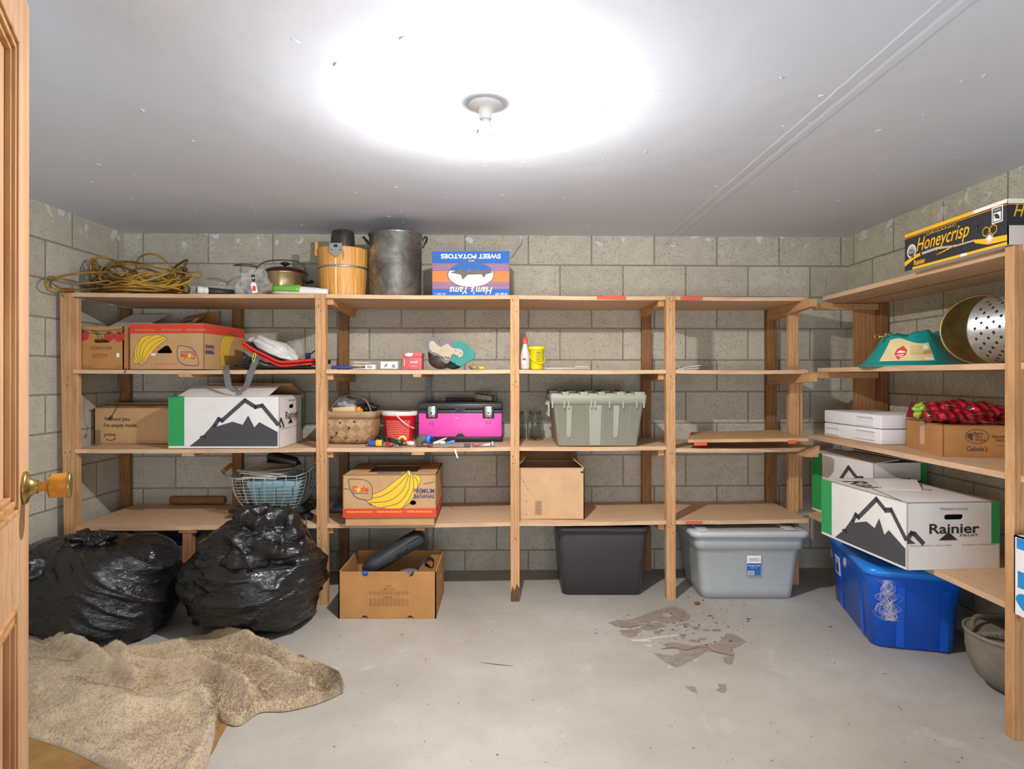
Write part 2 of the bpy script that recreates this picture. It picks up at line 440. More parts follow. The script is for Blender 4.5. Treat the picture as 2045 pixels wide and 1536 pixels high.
fpoly(cz([(1160, 840), (1230, 845), (1235, 895), (1200, 918), (1140, 890), (1175, 880)]), 1, .003, .001, 0, 7, 4)
fpoly(cz([(840, 435), (900, 435), (895, 470), (870, 480)]), 1, .002, .001, 0, 8, 4)
for (a, b, w) in (((270, 350), (500, 530), 6), ((500, 535), (745, 700), 8), ((745, 710), (1000, 640), 6), ((520, 480), (880, 430), 10)):
    q = cz([a, b, (b[0]+w, b[1]+w), (a[0]+w, a[1]+w)]); fpoly(q, 2, .002, .0007, 0, int(a[0]), 8)
for k_, (a_, b_) in enumerate((((450, 480), (610, 500)), ((640, 410), (690, 440)), ((920, 480), (1010, 500)), ((870, 345), (930, 365)), ((960, 370), (1010, 390)), ((1030, 395), (1090, 410)), ((1110, 395), (1180, 412)), ((1000, 465), (1060, 485)), ((560, 520), (620, 540)))):
    fpoly(cz([a_, (b_[0], a_[1]+4), b_, (a_[0]+8, b_[1])]), 1 if k_ not in (0, 8) else 2, .006, .0012, 0, 40+k_, 5)
for k_, pl_ in enumerate(([(700, 560), (800, 545), (900, 570), (1010, 540), (1090, 552)], [(1080, 548), (1130, 582), (1210, 600), (1290, 615)], [(360, 372), (450, 385), (540, 360), (640, 372)])):
    for st_ in stroke([tuple(G(*p_).xy) for p_ in cz(pl_)], .0035): mb.poly(fr_floor, [st_], 3, .0016)
rnd = random.Random(5)
for i in range(110):
    x, y = rnd.uniform(1150, 1700), rnd.uniform(1190, 1300)
    if i < 80: x, y = rnd.gauss(1370, 50), rnd.gauss(1250, 22)
    p = G(x, y); r = rnd.uniform(.003, .011)
    mb.poly(fr_floor, [jag([(p.x+r*math.cos(t)*rnd.uniform(.6, 1.3), p.y+r*math.sin(t)*rnd.uniform(.5, 1.2)) for t in (0, 1.2, 2.4, 3.6, 5)], .001, 2, i)], rnd.choice((1, 1, 3)), .001)
for i in range(110):
    x, y = rnd.uniform(560, 2030), rnd.uniform(1180, 1530); p = G(x, y); r = rnd.uniform(.0015, .004)
    mb.poly(fr_floor, [[(p.x+r*math.cos(t), p.y+r*rnd.uniform(.4, 1.5)*math.sin(t)) for t in (0, 1.3, 2.5, 3.8, 5)]], 3, .001)
q = [(955, 1323), (985, 1326), (1030, 1331), (1000, 1329)]; fpoly(q, 3, .0008, .001, 0, 9, 2)
struct(mb.build('floor', [M_floor, M_oldpaint, M_chip, M_specks]))

# ---------------------------------------------------------------- ceiling lamp holder with bare bulb
LX, LY = -.07, 2.06
M_porc = plain('white_porcelain', '#e9e7e2', .35, var=.04)
lamp = thing('ceiling_lamp', 'white porcelain ceiling lamp holder with a bare lit bulb and pull chain', 'lamp', (LX, LY, CEIL))
mb = MB(); mb.lathe([(.0001, -.001), (.056, -.001), (.057, -.006), (.052, -.012), (.034, -.018), (.024, -.024), (.0215, -.034), (.021, -.050), (.019, -.054), (.001, -.054)], 40, 0)
mb.build('lamp_holder', M_porc, lamp, world=False)
M_bulb = emis('bulb_glow', (1.0, .978, .95, 1), 1.0)
mb = MB(); mb.lathe([(.001, -.050), (.0135, -.052), (.016, -.062), (.022, -.076), (.0285, -.090), (.0300, -.096), (.0306, -.106), (.0299, -.1170)], 28, 1)
mb.lathe([(.0298, -.1172), (.0288, -.1205), (.0265, -.1255), (.0205, -.132), (.012, -.137), (.001, -.139)], 28, 0)
mb.build('bulb', [M_bulb, M_porc], lamp, world=False)
area_b = 4*PI*.03**2
M_bulb.node_tree.nodes['Principled BSDF'].inputs['Emission Strength'].default_value = BULB_POWER/(PI*area_b)/6.2
mb = MB()
pts = spline([(-.020, -.02, -.015), (-.026, -.026, -.03), (-.025, -.028, -.045), (-.025, -.028, -.10)], 6); mb.tube(pts, .0009, 5, 0); mb.cyl((-.025, -.028, -.10), (-.025, -.028, -.112), .0028, 8, 0)
mb.cyl((.018, -.014, -.016), (.027, -.02, -.010), .003, 8, 0)
mb.build('pull_chain', plain('chain_metal', '#8c8a86', .35, .9), lamp, world=False)

# ---------------------------------------------------------------- wooden door with knob
M_door = wood('door_pine', '#cda682', '#b3855b', 'z', .5, True, .5)
M_doorx = wood('door_pine_rail', '#caa280', '#af8157', 'x', .5, False, .5)
M_brass = plain('aged_brass', '#b39a5c', .28, .95, var=.3, vscale=40)
M_knobwood = plain('varnished_knob_wood', '#c98a2e', .3, var=.3, vscale=30)
ph = math.radians(29)
# local x runs from the free edge towards the hinge, local y = visible face normal, local z up
ux = Vector((math.sin(ph), -math.cos(ph), 0)); uy = Vector((math.cos(ph), math.sin(ph), 0))
door = thing('door_1', 'open panelled pine door seen edge-on along the left side', 'door', (-1.017, 1.32, .012)); door['kind'] = 'structure'
DT = Matrix(((ux.x, uy.x, 0, -1.017), (ux.y, uy.y, 0, 1.32), (0, 0, 1, .012), (0, 0, 0, 1))) @ Matrix.Rotation(math.radians(-.35), 4, Vector((0, 1, 0)))
H, Wd, TK = 2.02, .80, .036
mb = MB(); mb.T = DT
mb.bb(0, .125, -TK, 0, 0, H, 0, .002); mb.bb(Wd-.125, Wd, -TK, 0, 0, H, 0, .002)
rails = [(0, .24), (.83-.05, .83+.13), (H-.13, H)]
for z0, z1 in rails: mb.bb(.125, Wd-.125, -TK, 0, z0, z1, 1)
panels = [(.24, .78), (.96, H-.13)]
for z0, z1 in panels:
    mb.bb(.125, Wd-.125, -TK+.012, -.014, z0, z1, 0)
    x0, x1 = .125, Wd-.125
    for k, (inset, hh) in enumerate(((0, .004), (.010, -.002), (.018, .002), (.030, -.004))):     # stepped bolection moulding round each panel
        wdt = (.009, .006, .010, .008)[k]
        a, b, c_, d = x0+inset, x1-inset, z0+inset, z1-inset
        y0_, y1_ = -.014, hh
        mb.bb(a, a+wdt, y0_, y1_, c_, d, 2, .001); mb.bb(b-wdt, b, y0_, y1_, c_, d, 2, .001); mb.bb(a, b, y0_, y1_, c_, c_+wdt, 2, .001); mb.bb(a, b, y0_, y1_, d-wdt, d, 2, .001)
mb.build('door_leaf', [M_door, M_doorx, wood('door_moulding', '#cda06e', '#9a6436', 'z', .45, False, .5)], door)
mb = MB(); mb.T = DT @ Matrix.Translation((.058, 0, 1.0)) @ Matrix.Rotation(-PI/2, 4, 'X')
mb.lathe([(.001, 0), (.033, 0), (.034, .004), (.031, .007), (.020, .011), (.0145, .018), (.0135, .024)], 32, 0)
mb.lathe([(.0105, .022), (.010, .034), (.012, .040)], 24, 1)
mb.lathe([(.012, .040), (.022, .042), (.0245, .046), (.0255, .066), (.0262, .074)], 32, 1)
mb.lathe([(.0262, .074), (.0275, .076), (.0275, .080), (.024, .081), (.001, .079)], 32, 0)
mb.lathe([(.022, .0415), (.0248, .043), (.0245, .047)], 32, 0)
kn = mb.build('door_handle', [M_brass, M_knobwood], door); kn['label'] = 'brass and yellow wood door knob'
# ---------------------------------------------------------------- shelving
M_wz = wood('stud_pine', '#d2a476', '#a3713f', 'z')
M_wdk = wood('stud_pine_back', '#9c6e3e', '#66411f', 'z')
M_wx = wood('plywood_x', '#d8b795', '#bd9672', 'x', knots=False)
M_wy = wood('plywood_y', '#d6b390', '#bb936e', 'y', knots=False)
M_by = wood('joist_y', '#cda06f', '#a5774a', 'y', knots=False)
M_grey = plain('grey_strip_wood', '#8d8e94', .8, var=.2)
M_red = plain('red_marker_paint', '#d8563f', .7)
M_nail = plain('nail_hole', '#5d3c22', .8)
ZS = [1.690, 1.279, .852, .437]           # shelf tops
TH = .021
uni = thing('wooden_shelving', 'rough timber shelving with four shelves built along the back wall', 'shelving', (-.4, 3.7, 0))
def plank4(name, x0, x1, z, mat, parent, y0=None, y1=None, th=TH, jig=0, seed=0):
    mb = MB(); rnd = random.Random(seed)
    n = 14; ya = (lambda x: yf(x)+.006) if y0 is None else y0; yb_ = (lambda x: yb(x)-.012) if y1 is None else y1
    xs = [x0+(x1-x0)*i/n for i in range(n+1)]
    top = []; bot = []
    for x in xs:
        s_ = -.004*math.sin(PI*(x-x0)/(x1-x0)); j = rnd.uniform(-jig, jig)
        top += [(x, ya(x)+j, z+s_), (x, yb_(x), z+s_)]; bot += [(x, ya(x)+j, z+s_-th), (x, yb_(x), z+s_-th)]
    m_ = len(top); vs = top+bot; fs = []
    for i in range(n):
        a, b, c, d = 2*i, 2*i+1, 2*i+3, 2*i+2
        fs += [(a, d, c, b), (a+m_, b+m_, c+m_, d+m_), (a, a+m_, d+m_, d), (b, c, c+m_, b+m_)]
    fs += [(0, 1, 1+m_, m_), (m_-2, 2*m_-2, 2*m_-1, m_-1)]
    mb.add(vs, fs, 0)
    return mb, parent
XP = [-2.355, -1.013, .044, .912]        # front post centres
bays = [(-2.33, -1.0135), (-1.0115, .043), (.045, .911), (.913, 1.70)]
k = 0
for i, z in enumerate(ZS):
    for j, (x0, x1) in enumerate(bays):
        if i == 2 and j == 3: z = z-.012
        mb, _ = plank4('shelf', x0, x1, z, 0, uni, jig=.003 if i == 3 else .0015, seed=k)
        if i == 0 and j == 2: mb.bb(.50, .66, yf(.6)-.001, yf(.6)+.012, z-.020, z-.003, 1)
        if i == 0 and j == 3: mb.bb(.97, 1.09, yf(1)-.001, yf(1)+.014, z-.020, z-.003, 1)
        if i == 3 and j == 3: mb.bb(1.0, 1.09, yf(1)-.001, yf(1)+.014, z-.016, z-.006, 1)
        mb.build('shelf', [M_wx, M_red], uni); k += 1
def post(mb, x, y, w, d, z0, z1, lean=0.0, mat=0):
    a, b = w/2, d/2
    lo = [(x-a+lean, y-b, z0), (x+a+lean, y-b, z0), (x+a+lean, y+b, z0), (x-a+lean, y+b, z0)]
    hi = [(x-a, y-b, z1), (x+a, y-b, z1), (x+a, y+b, z1), (x-a, y+b, z1)]
    mb.hexa(lo, hi, mat)
for x, w, lean in ((XP[0], .060, .03), (XP[1], .056, .012), (XP[2], .049, .002), (XP[3], .051, .004)):
    mb = MB(); y = yf(x)+.018; post(mb, x, y, w, .040, 0, 1.6895, lean)
    rnd = random.Random(int(x*100))
    for z in ZS:
        for _ in range(4):
            zz = z-.01-rnd.uniform(0, .09); lx = x+lean*(1-zz/1.694)
            a = lx+rnd.uniform(-w*.3, w*.3); mb.box((a, y-.0202, zz), (.004, .001, rnd.uniform(.004, .01)), 1)
    if x == XP[2]: mb.poly((Vector((x-w/2+lean, y-.0202, 0)), X, Z), [jag([(0.001, 0), (w-.001, 0), (w-.001, .075), (w*.7, .10), (w*.45, .062), (w*.2, .085), (.001, .05)], .0012, 4, 2)], 2, .0005)
    mb.build('post', [M_wz, M_nail, plain('damp_stained_wood', '#6b4a30', .9, var=.5, vscale=30)], uni, bev=.002)
# inner stud doubled against the first post
mb = MB(); x = XP[0]+.048; mb.bb(x-.024, x+.002, yf(x)+.024, yf(x)+.050, 0, 1.66); mb.build('post', [M_wz], uni, bev=.002)
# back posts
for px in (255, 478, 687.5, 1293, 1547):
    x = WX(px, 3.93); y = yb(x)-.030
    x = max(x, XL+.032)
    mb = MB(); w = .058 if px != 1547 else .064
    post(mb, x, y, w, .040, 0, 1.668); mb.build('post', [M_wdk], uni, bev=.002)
x = WX(857, 3.95); mb = MB(); post(mb, x, yb(x)-.018, .036, .018, 0, 1.26, -.03); mb.build('post', [M_grey], uni)
# double corner post
mb = MB(); mb.bb(1.684, 1.742, 3.70, 3.738, 0, 1.63); mb.bb(1.742, 1.770, 3.715, 3.75, .444, 1.26); mb.build('post', [M_wz], uni, bev=.002)
# front prop under the bottom shelf
mb = MB(); x = WX(386, 3.42); mb.bb(x-.026, x+.026, yf(x)+.012, yf(x)+.05, 0, .415); mb.bb(x-.045, x+.05, yf(x)+.008, yf(x)+.05, .395, .416); mb.build('post', [wood('prop_pine', '#b5835a', '#7c5030', 'z')], uni, bev=.001)
# joists running front to back under each shelf
for x in XP[1:]:
    for i, z in enumerate(ZS):
        mb = MB(); xx = x+(.045 if x < 0 else -.045 if x > .5 else .0)
        if x > 0 and x < .5: continue
        mb.hexa([(xx-.016, yf(xx)+.03, z-TH-.034), (xx+.016, yf(xx)+.03, z-TH-.034), (xx+.016, yb(xx)-.05, z-TH-.052), (xx-.016, yb(xx)-.05, z-TH-.052)],
                [(xx-.016, yf(xx)+.03, z-TH), (xx+.016, yf(xx)+.03, z-TH), (xx+.016, yb(xx)-.05, z-TH), (xx-.016, yb(xx)-.05, z-TH)])
        mb.build('joist', [M_by], uni)
for i, (px0, px1, z) in enumerate(((368, 391, ZS[1]), (374, 396, ZS[2]), (825, 841, ZS[1]), (822, 847, ZS[2]), (830, 848, ZS[3]))):
    x0, x1 = WX(px0, 3.4), WX(px1, 3.4); mb = MB(); mb.bb(x0, x1, yf(x0)+.004, yb(x0)-.03, z-TH-.020, z-TH-.002); mb.build('joist', [M_by], uni)
# end joists that carry the corner
for z in ZS[:2]:
    mb = MB(); mb.hexa([(1.665, 3.40, z-.066), (1.700, 3.40, z-.066), (1.700, 4.0, z-.095), (1.665, 4.0, z-.095)], [(1.665, 3.40, z-.002-TH), (1.700, 3.40, z-.002-TH), (1.700, 4.0, z-.002-TH), (1.665, 4.0, z-.002-TH)])
    mb.build('joist', [M_by], uni)
mb = MB(); mb.hexa([(1.64, 3.40, .80), (1.705, 3.40, .80), (1.72, 3.44, .80), (1.66, 3.98, .78)], [(1.64, 3.40, .818), (1.715, 3.40, .858), (1.73, 3.44, .858), (1.66, 3.98, .818)]); mb.build('joist', [M_by], uni)

# right hand shelving
ru = thing('wooden_shelving', 'timber shelving with four wide shelves along the right wall', 'shelving', (1.97, 2.6, 0))
RX0, RX1 = 1.752, XR-.008
RZ = [1.690, 1.288, .903, .449]
for i, z in enumerate(RZ):
    y1 = 3.50 if i in (0, 1) else 3.60
    mb = MB()
    a = RX0+(.0 if i else .03); b = RX0
    mb.hexa([(b, 1.72, z-.022), (RX1, 1.72, z-.022), (RX1, 3.93, z-.022), (a, y1, z-.022)], [(b, 1.72, z), (RX1, 1.72, z), (RX1, 3.93, z), (a, y1, z)])
    mb.build('shelf', [M_wy], ru)
    if i < 2:                       # the shelf is two boards wide: groove seen from below
        mb = MB(); mb.bb(RX0+.23, RX0+.235, 1.75, 3.7, z-.0235, z-.021); mb.build('board_gap', [plain('board_gap_shadowline', '#6b4a2c', .9)], ru)
mb = MB(); mb.bb(1.728, 1.80, 2.115, 2.155, 0, 1.6895); mb.build('post', [M_wz, M_nail], ru, bev=.002)
mb = MB(); mb.bb(1.728, 1.80, 1.66, 1.70, 0, 1.6895); mb.build('post', [M_wz], ru, bev=.002)
mb = MB(); mb.bb(2.035, 2.155, 3.63, 3.65, .86, 1.666); mb.build('gusset_board', [wood('gusset_ply', '#b98a5c', '#8d5f36', 'z')], ru)
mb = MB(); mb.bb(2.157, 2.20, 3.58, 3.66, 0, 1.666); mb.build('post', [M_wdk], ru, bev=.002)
mb = MB(); mb.bb(1.79, 2.155, 3.60, 3.63, 1.628, 1.664); mb.build('rail', [M_by], ru)
mb = MB(); mb.bb(1.72, 2.155, 3.60, 3.63, 1.232, 1.264); mb.build('rail', [M_by], ru)
for z in (1.668, 1.266):
    mb = MB(); mb.bb(1.80, 2.19, 2.12, 2.155, z-.07, z); mb.build('rail', [M_by], ru)

# loose plywood board lying on the third shelf, its edges marked red
mb = MB()
A = [(1.01, 3.462), (1.655, 3.405), (1.66, 3.82), (1.14, 3.84)]
mb.hexa([(x, y, z) for (x, y), z in zip(A, (.872, .886, .896, .880))], [(x, y, z+.017) for (x, y), z in zip(A, (.872, .886, .896, .880))], 0)
def mark(t0, t1, yz=0):
    a = Vector((1.01, 3.462, .854)).lerp(Vector((1.655, 3.405, .875)), t0); b = Vector((1.01, 3.462, .854)).lerp(Vector((1.655, 3.405, .875)), t1)
    o_ = Vector((0, -.0015, 0)); u = Vector((0, 0, .0185)); q = Vector((.004, .03, .0185))
    mb.add([a+o_, b+o_, b+o_+u, a+o_+u, b+q, a+q], [(0, 1, 2, 3), (3, 2, 4, 5)], 1)
mark(.05, .16); mark(.83, .9)
tag(mb.build('plywood_board', [wood('loose_ply', '#d0a87f', '#b5875c', 'x', knots=False), M_red], loc=(1.2, 3.5, .86), world='abs'), 'loose plywood board with red painted marks lying on the third shelf at the right', 'board')
mb = MB(); mb.bb(-2.12, -1.77, yb(-1.9)-.045, yb(-1.9)-.012, .439, .487, 0, .012)
tag(mb.build('wood_batten', [wood('batten_wood', '#96653c', '#6b4426', 'x', knots=False)]), 'short dark wooden batten lying against the back wall on the lowest shelf', 'plank')
# ---------------------------------------------------------------- cardboard boxes
def card(name, c, var=.08):
    if name in MATS: return MATS[name]
    m = NT(name); vec = m.coord(); cc = srgb(c)
    n = m.noise(vec, 9, 4, .6); w = m.noise(m.coord('Object', (260, 260, 1)), 1, 2, .5)
    lo = tuple([x*(1-var*1.6) for x in cc[:3]]+[1]); hi = tuple([min(1, x*(1+var*.5)) for x in cc[:3]]+[1])
    c2 = m.mix(.12, m.ramp(n, [(.3, lo), (.65, hi)]), m.ramp(w, [(.35, lo), (.65, hi)]))
    m.col(c2); m.set(Roughness=.82); m.bump(n, .15, .004); MATS[name] = m.m; return m.m
C_tan = card('cardboard_tan', '#c49a6c'); C_kraft = card('cardboard_kraft', '#b5814c'); C_pale = card('cardboard_pale', '#cda67e')
C_dark = card('cardboard_inside', '#93683f'); C_white = card('cardboard_white', '#e6e2df', .04); C_dirty = card('cardboard_offwhite', '#d8d2cc', .05)
def ink(name, c): return plain('ink_'+name, c, .75, var=.05)
I_black = ink('black', '#2a2725'); I_char = ink('charcoal', '#48474a'); I_green = ink('green', '#2f9e57'); I_red = ink('red', '#d8432c')
I_yel = ink('yellow', '#f0c12c'); I_blue = ink('navy', '#3a3f78'); I_white = ink('white', '#efece8'); I_sky = ink('blue', '#2b64b2')
I_or = ink('orange', '#d07c45'); I_gold = ink('gold', '#f2b61c'); I_brown = ink('brown', '#5b3f2a'); I_royal = ink('royal', '#1b86c8')
def carton(mb, w, d, h, t=.005, mat=0, holes={}, close=True, inside=None, z0=0):
    """box of four wall panels with real cut-outs, a bottom and (closed) a lid"""
    for key, fr, ww in (('front', ffront(w, d, h), w), ('right', fright(w, d, h), d), ('left', fleft(w, d, h), d), ('back', fback(w, d, h), w)):
        fr = (fr[0]+Z*z0, fr[1], fr[2])
        mb.poly(fr, [rect(0, 0, ww, h)]+holes.get(key, []), mat, 0, t)
    mb.bb(-w/2+t, w/2-t, -d/2+t, d/2-t, z0+.0005, z0+t, mat if inside is None else inside)
    if close:
        mb.poly((Vector((-w/2, -d/2, h+z0)), X, Yv), [rect(0, 0, w, d)]+holes.get('top', []), mat, 0, t)
def place(V, L, extra=0):
    """rotation (about z) such that local +y runs from front-right... from V to L"""
    d = (Vector(L)-Vector(V)); return math.atan2(-d.x, d.y)
def corner_loc(V, rot, w, d, which):
    """centre of the box whose given bottom corner (sx, sy) is at V"""
    sx, sy = which; off = Matrix.Rotation(rot, 3, 'Z') @ Vector((sx*w/2, sy*d/2, 0)); V = Vector(V)
    return V-off
def flap(mb, a, b, out, ang, L, t=.004, mat=0):
    """flap hinged on edge a-b, swinging outwards (out) by ang from vertical"""
    a, b, out = Vector(a), Vector(b), Vector(out)
    d = (Z*math.cos(ang)+out*math.sin(ang))*L; e = (b-a).normalized()*.006
    mb.slab(a+e*.3, b-e*.3, b-e+d, a+e+d, t, mat)
def bananas(mb, fr, s, ox, oy, mir=False, rot=0.0, my=2, mo=1):
    """bunch of bananas drawn as curved fingers joined at the stem"""
    sx = -s if mir else s
    def tf(p):
        x, y = p; c, q = math.cos(rot), math.sin(rot); x, y = x*c-y*q, x*q+y*c
        return (ox+x*sx, oy+y*s)
    out = [(1.0, 1.0), (.93, .99), (.62, .75), (.3, .52), (.0, .40), (-.18, .36), (-.20, .28), (-.08, .16), (.12, .05), (.40, .0), (.70, -.03), (.98, .08), (1.18, .30), (1.32, .60), (1.40, .86), (1.30, .95), (1.12, 1.0), (1.1, 1.06), (1.02, 1.08)]
    pl = sp2(out, 4); pl = [tf(p) for p in pl]
    if mir: pl = pl[::-1]
    mb.poly(fr, [pl], my, .0010)
    for st in stroke(pl, .009*s*1.6, True): mb.poly(fr, [st], mo, .0013)
    for ln in ([(1.03, .98), (.7, .62), (.3, .36), (-.14, .28)], [(1.06, .96), (.86, .50), (.48, .22), (-.05, .17)], [(1.10, .96), (1.04, .52), (.76, .16), (.30, .04)], [(1.14, .97), (1.20, .66), (1.08, .30), (.9, .05)], [(1.18, .97), (1.30, .78), (1.30, .60), (1.27, .5)]):
        pts = [(p.x, p.y) for p in spline([(a, b, 0) for a, b in ln], 5)]
        for st in stroke([tf(p) for p in pts], .012*s*1.4): mb.poly(fr, [st], mo, .0014)

def rainier(name_label, w, d, h, loc, rot, green_right=True, front_side='left', flaps=()):
    """fruit carton: big mountain on the long side, lettering on the short side.
       long side = left face of a box (w = short, d = long) or front face (w = long)."""
    t = thing('cardboard_box', name_label, 'box', loc, rot)
    mb = MB()
    long_fr, long_w, sh_fr, sh_w = (fleft(w, d, h), d, ffront(w, d, h), w) if front_side == 'left' else (ffront(w, d, h), w, fright(w, d, h), d)
    hole = [slot(sh_w*.50, h*.775, .085, .022)]
    carton(mb, w, d, h, mat=0, holes={('front' if front_side == 'left' else 'right'): hole})
    # green end band
    e = .145*long_w
    mb.poly(long_fr, [rect(0.001, .012, e, h-.001)], 1, .0008)
    L = long_w; x0 = .20*L
    def q(px, py): return (px*L, py*h)
    mtn = [q(.19, .035), (q(.985, .035)), q(.985, .31), q(.82, .50), q(.775, .40), q(.72, .63), q(.67, .45), q(.58, .51), q(.41, .40), q(.335, .21), q(.29, .20)]
    mb.poly(long_fr, [mtn], 2, .0009)
    ridge = [q(.30, .20), q(.33, .22), q(.42, .44), q(.455, .56), q(.485, .53), q(.69, .92), q(.785, .79), q(.845, .82), q(.985, .46)]
    for st in stroke(ridge, .022*h/.29): mb.poly(long_fr, [st], 2, .0010)
    q2 = lambda a, b: (a*sh_w, b*h)
    for st in stroke([q2(0, .46), q2(.045, .55), q2(.075, .535), q2(.165, .40)], .02*h/.29): mb.poly(sh_fr, [st], 2, .0009)
    mb.poly(sh_fr, [[q2(0, .39), q2(.09, .39), q2(.03, .46), q2(0, .44)]], 2, .0009)
    mb.text(sh_fr, 'Rainier', .505*sh_w, .605*h, .54*sh_w, .150*h, 3, .020)
    mb.text(sh_fr, 'FRUIT', .665*sh_w, .500*h, .20*sh_w, .036*h, 3, .01)
    mb.poly(sh_fr, [[q2(.335, .433), q2(.54, .433), q2(.47, .520), q2(.44, .548), q2(.41, .520)]], 3, .0011)
    mb.text(sh_fr, 'Wholesome to the core', .50*sh_w, .90*h, .30*sh_w, .035*h, 3)
    mb.text(sh_fr, 'DIST. BY RAINIER FRUIT CO.  SELAH, WA 98942', .25*sh_w, .355*h, .44*sh_w, .022*h, 3)
    mb.text(sh_fr, 'ONE BUSHEL CAT.3 | PRODUCE OF U.S.A.', .77*sh_w, .355*h, .38*sh_w, .022*h, 3)
    if green_right: mb.poly(sh_fr, [rect(sh_w*.905, h*.37, sh_w-.001, h-.002)], 1, .0008)
    tf_ = ftop(w, d, h)
    if front_side == 'left':
        mb.poly(tf_, [rect(.002, d-e, w*.25, d-.002)], 0, .0008)
        mb.text((Vector((-w/2, d/2, h)), -Yv, X), 'Rai', d*.30, w*.25, d*.30, w*.27, 3, .012)
        mb.text(tf_, 'd to the core', w*.62, d*.56, w*.5, d*.06, 3, 0, 0, -.9)
        mb.poly(tf_, [[(w*.42, d*.62), (w*.80, d*.60), (w*.56, d*.46)]], 4, .0012)
        for st in stroke([(w*.05, d*.98), (w*.28, d*.80), (w*.26, d*.66), (w*.16, d*.50), (w*.0, d*.05)], .006): mb.poly(tf_, [st], 4, .0010)
        for st in stroke([(w*.98, d*.9), (w*.90, d*.05)], .005): mb.poly(tf_, [st], 4, .0010)
    else:
        mb.poly(tf_, [sp2([(0.001, .001), (e, .001), (e+.03, d*.28), (e, d*.42), (.06, d*.42), (.001, d*.35)], 4)], 1, .0008)
    mb.build('carton', [C_white, I_green, I_char, I_black, C_dark], t)
    return t
def thing_local(mb, name, mats, t, **kw): return mb.build(name, mats, t, world=False, **kw)

# the cartons use local coordinates: build() with world=False everywhere below
_old_build = MB.build
def _b(s, name, mats, parent=None, world=True, **kw):
    if parent is not None and parent.type == 'EMPTY' and parent.get('local'): world = False
    return _old_build(s, name, mats, parent, world, **kw)
MB.build = _b
_old_thing = thing
def lthing(*a, **k):
    o = _old_thing(*a, **k); o['local'] = 1; return o
thing = lthing

# right shelf, lowest: front fruit carton
Vv = Vector((1.64, 2.524, 0)); Lv = Vector((1.587, 3.153, 0)); rot = place(Vv, Lv); w, d, h = .405, .60, .276
rot_f = math.radians(-1.0)
c0 = corner_loc((1.635, 2.535, .4495), math.radians(4.5), w, d, (-1, -1))
fb = rainier('large white mountain-print fruit carton jutting over the blue tote on the right', w, d, h, c0, math.radians(4.5), True)
mb = MB(); mb.slab((-.10, -.02, .28), (.06, -.05, .279), (.15, .10, .300), (-.02, .16, .296), .004)
mb.build('flap', C_white, fb)
# fruit carton behind it
w, d, h = .30, .52, .345
V2 = Vector((1.885, 3.19, 0)); L2 = Vector((1.79, 3.72, 0)); rot2 = math.radians(10)
c0 = corner_loc((V2.x, V2.y, .4495), math.radians(7), w, d, (-1, -1))
rb = thing('cardboard_box', 'second white fruit carton with green edge standing in shade behind the front one', 'box', c0, math.radians(7))
mb = MB(); carton(mb, w, d, h, close=False)
fl = fleft(w, d, h); ff = ffront(w, d, h)
mb.poly(fl, [rect(.001, .012, d*.19, h-.001)], 1, .0008)
mb.poly(fl, [[(d*.19, .03), (d*.985, .03), (d*.985, h*.35), (d*.8, h*.5), (d*.7, h*.55), (d*.6, h*.45), (d*.4, h*.40), (d*.3, h*.2)]], 2, .0009)
for st in stroke([(d*.28, h*.2), (d*.42, h*.5), (d*.63, h*.86), (d*.76, h*.72), (d*.84, h*.74), (d*.97, h*.5)], .022): mb.poly(fl, [st], 2, .0010)
mb.text(ff, 'Rainier', .56*w, .70*h, .70*w, .17*h, 3, .012); mb.text(ff, 'FRUIT', .74*w, .585*h, .28*w, .035*h, 3, .01)
mb.poly(ff, [rect(w*.88, h*.4, w-.001, h-.002)], 1, .0008)
mb.build('carton', [C_white, I_green, I_char, I_black], rb)
mb = MB(); flap(mb, (-w/2, d/2, h), (-w/2, -d/2, h), X, math.radians(84), w*.5); mb.build('flap', C_dirty, rb)
mb = MB(); flap(mb, (w/2, -d/2, h), (w/2, d/2, h), -X, math.radians(80), w*.5); mb.build('flap', C_dirty, rb)

# left fruit carton on the third shelf
w, d, h = .60, .40, .282
lb = rainier('white mountain-print fruit carton on the third shelf left of the woven basket', w, d, h, Vector((-1.535, 3.565, .8525)), math.radians(.5), False, 'front')
mb = MB(); flap(mb, (w/2, d/2, h), (-w/2+.1, d/2, h), Yv, math.radians(-70), .19); mb.build('flap', C_tan, lb)
mb = MB(); flap(mb, (-w/2+.05, -d/2+.002, h+.002), (w/2-.06, -d/2+.002, h+.002), -Yv, math.radians(-74), .19); mb.build('flap', C_white, lb)
mb = MB(); mb.poly(fright(w, d, h), [rect(d-.03, h*.25, d-.001, h-.02)], 0, .0012); mb.build('edge_band', I_green, lb)

# brown mail-order carton
w, d, h = .538, .27, .205
ab = thing('cardboard_box', 'brown carton printed with a joke slogan, on the third shelf at far left', 'box', (-2.386+.269, 3.725, .8525), math.radians(0))
mb = MB(); carton(mb, w, d, h, close=False); fr = ffront(w, d, h)
mb.text(fr, 'Without you,', .135, .140, .150, .030, 1, .016); mb.text(fr, "I'm empty inside.", .155, .104, .195, .030, 1, .016); mb.text(fr, 'prime', .092, .050, .066, .026, 1, .012)
for st in stroke([(.07, .028), (.085, .020), (.105, .020), (.122, .030)], .004): mb.poly(fr, [st], 1)
mb.poly(fr, [[(.118, .034), (.127, .034), (.124, .024)]], 1)
for k in range(11): mb.poly(fr, [rect(.008, .012+k*.006, .034, .0145+k*.006)], 1)
for st in stroke([(.006, .008), (.036, .008), (.036, .080), (.006, .080)], .0015, True): mb.poly(fr, [st], 1)
mb.build('carton', [C_tan, I_black], ab)
